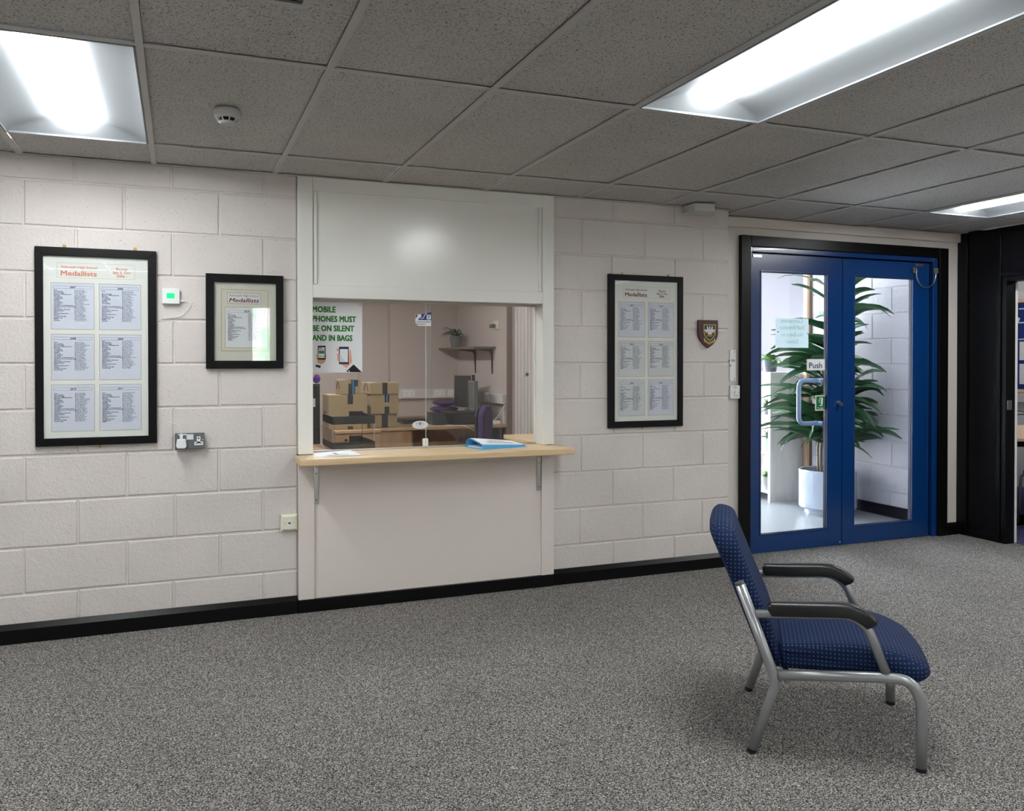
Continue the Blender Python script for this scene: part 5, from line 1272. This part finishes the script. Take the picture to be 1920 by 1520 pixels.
# office chair
t_ = thing('office_chair', 'purple office chair with black shell seen above the counter', 'office chair', (2.66, 2.5, 0))
mb = MB(); n = 12
def chback(xo, t, w, z0, z1, m, name):
    mb = MB(); A = []; N = 14
    P = []
    for k in range(N+1):
        a = math.pi*k/N; P.append((2.5-w*math.cos(a)*(1), z1-0.10+0.10*math.sin(a)))
    P = [(2.5-w, z0)]+P+[(2.5+w, z0)]
    mb.prism(P, 'x', xo, xo+t); return obj(name, mb, m, t_, bevel=0.02, seg=4)
chback(2.548, 0.030, 0.17, 0.60, 0.965, MT['black_plastic'], 'back_shell')
chback(2.578, 0.060, 0.175, 0.60, 0.970, MT['purple'], 'backrest')
obj('seat', MB().box(2.62, 3.08, 2.26, 2.74, 0.44, 0.51), MT['purple'], t_, bevel=0.03, seg=4)
obj('column', MB().tube([(2.85, 2.5, 0.10), (2.85, 2.5, 0.439)], 0.025, 14), MT['grey_plastic'], t_)
obj('back_bar', MB().box(2.525, 2.5445, 2.47, 2.53, 0.40, 0.75).box(2.525, 2.85, 2.47, 2.53, 0.40, 0.43), MT['black_plastic'], t_)
mb = MB()
for k in range(5):
    a = 2*math.pi*k/5; mb.tube([(2.85, 2.5, 0.11), (2.85+0.26*math.cos(a), 2.5+0.26*math.sin(a), 0.075)], 0.018, 8); mb.ball(2.85+0.27*math.cos(a), 2.5+0.27*math.sin(a), 0.030, 0.028, 0.028, 0.0295)
obj('base', mb, MT['black_plastic'], t_)
t_.rotation_euler = (0, 0, R(-34)); t_.location = (2.650, 2.49, 0)
# trunking with sockets
t_ = thing('dado_trunking', 'white cable trunking with sockets round the office walls', 'trunking', (2.7, 4.8, 0.93))
obj('channel', MB().box(2.285, 3.045, 4.80, 4.8495, 0.935, 1.045), MT['trunking'], t_, bevel=0.003)
obj('channel', MB().box(3.045, 3.0995, 3.24, 4.8495, 0.935, 1.030), MT['trunking'], t_, bevel=0.003)
for (a, b) in ((2.42, 2.56), (2.80, 2.92), (2.96, 3.03)):
    f_ = obj('socket_plate', MB().box(a, b, 4.792, 4.7995, 0.95, 1.03), MT['white_plastic'], t_, bevel=0.002)
    mb = MB()
    for q in (0.25, 0.72):
        xx = a+(b-a)*q; mb.box(xx-0.006, xx-0.002, 4.790, 4.7918, 0.965, 0.972).box(xx+0.008, xx+0.012, 4.790, 4.7918, 0.965, 0.972).box(xx+0.001, xx+0.005, 4.790, 4.7918, 0.995, 1.005)
    obj('pin_holes', mb, MT['black_plastic'], f_)
obj('socket_plate', MB().box(3.036, 3.0445, 3.62, 3.74, 0.945, 1.02), MT['white_plastic'], t_, bevel=0.002)
obj('conduit', MB().box(3.07, 3.0995, 3.24, 3.27, 0.735, 0.934), MT['trunking'], t_)
# wall shelf and brackets
t_ = thing('wall_shelf', 'short brown corner shelf on two black brackets in the office', 'shelf', (2.95, 4.2, 1.5))
obj('board', MB().box(2.86, 3.0985, 3.56, 4.845, 1.500, 1.522), MT['walnut'], t_, bevel=0.002)
for y in (3.66, 4.20):
    mb = MB().prism([(3.0985, 1.4995), (2.90, 1.4995), (2.90, 1.490), (3.065, 1.470), (3.082, 1.44), (3.092, 1.235), (3.0985, 1.235)], 'y', y-0.012, y+0.012)
    obj('bracket', mb, MT['black_plastic'], t_)
rg = random.Random(21)
t_ = thing('potted_spider_plant', 'drooping green plant in a grey pot on the office wall shelf', 'plant', (2.97, 4.55, 1.5225))
obj('pot', MB().lathe([(0.058, 1.523), (0.075, 1.655), (0.068, 1.655), (0.066, 1.63)], 2.965, 4.50, 24), MT['pot_grey'], t_)
mb = MB()
for k in range(60):
    a = rg.uniform(0, 2*math.pi); l = rg.uniform(0.12, 0.26)
    if math.cos(a) > 0.3: l *= 0.45
    if math.sin(a) > 0.5: l *= 0.9
    leaf_strip(mb, (2.965, 4.50, 1.64), a, rg.uniform(0.5, 1.1), l, 0.022, rg.uniform(1.8, 3.0), 7)
obj('foliage', mb, MT['leaf_fern'], t_, fix=False)
# wall sensor
t_ = thing('wall_bracket_sensor', 'small white motion sensor high on the right office wall', 'sensor', (3.08, 3.5, 1.70))
obj('body', MB().box(3.075, 3.0995, 3.46, 3.56, 1.70, 1.79), MT['cream_plastic'], t_, bevel=0.004)
obj('lens', MB().box(3.03, 3.0748, 3.50, 3.58, 1.715, 1.755), MT['grey_plastic'], t_, bevel=0.006)
print('scene built', len(bpy.data.objects))
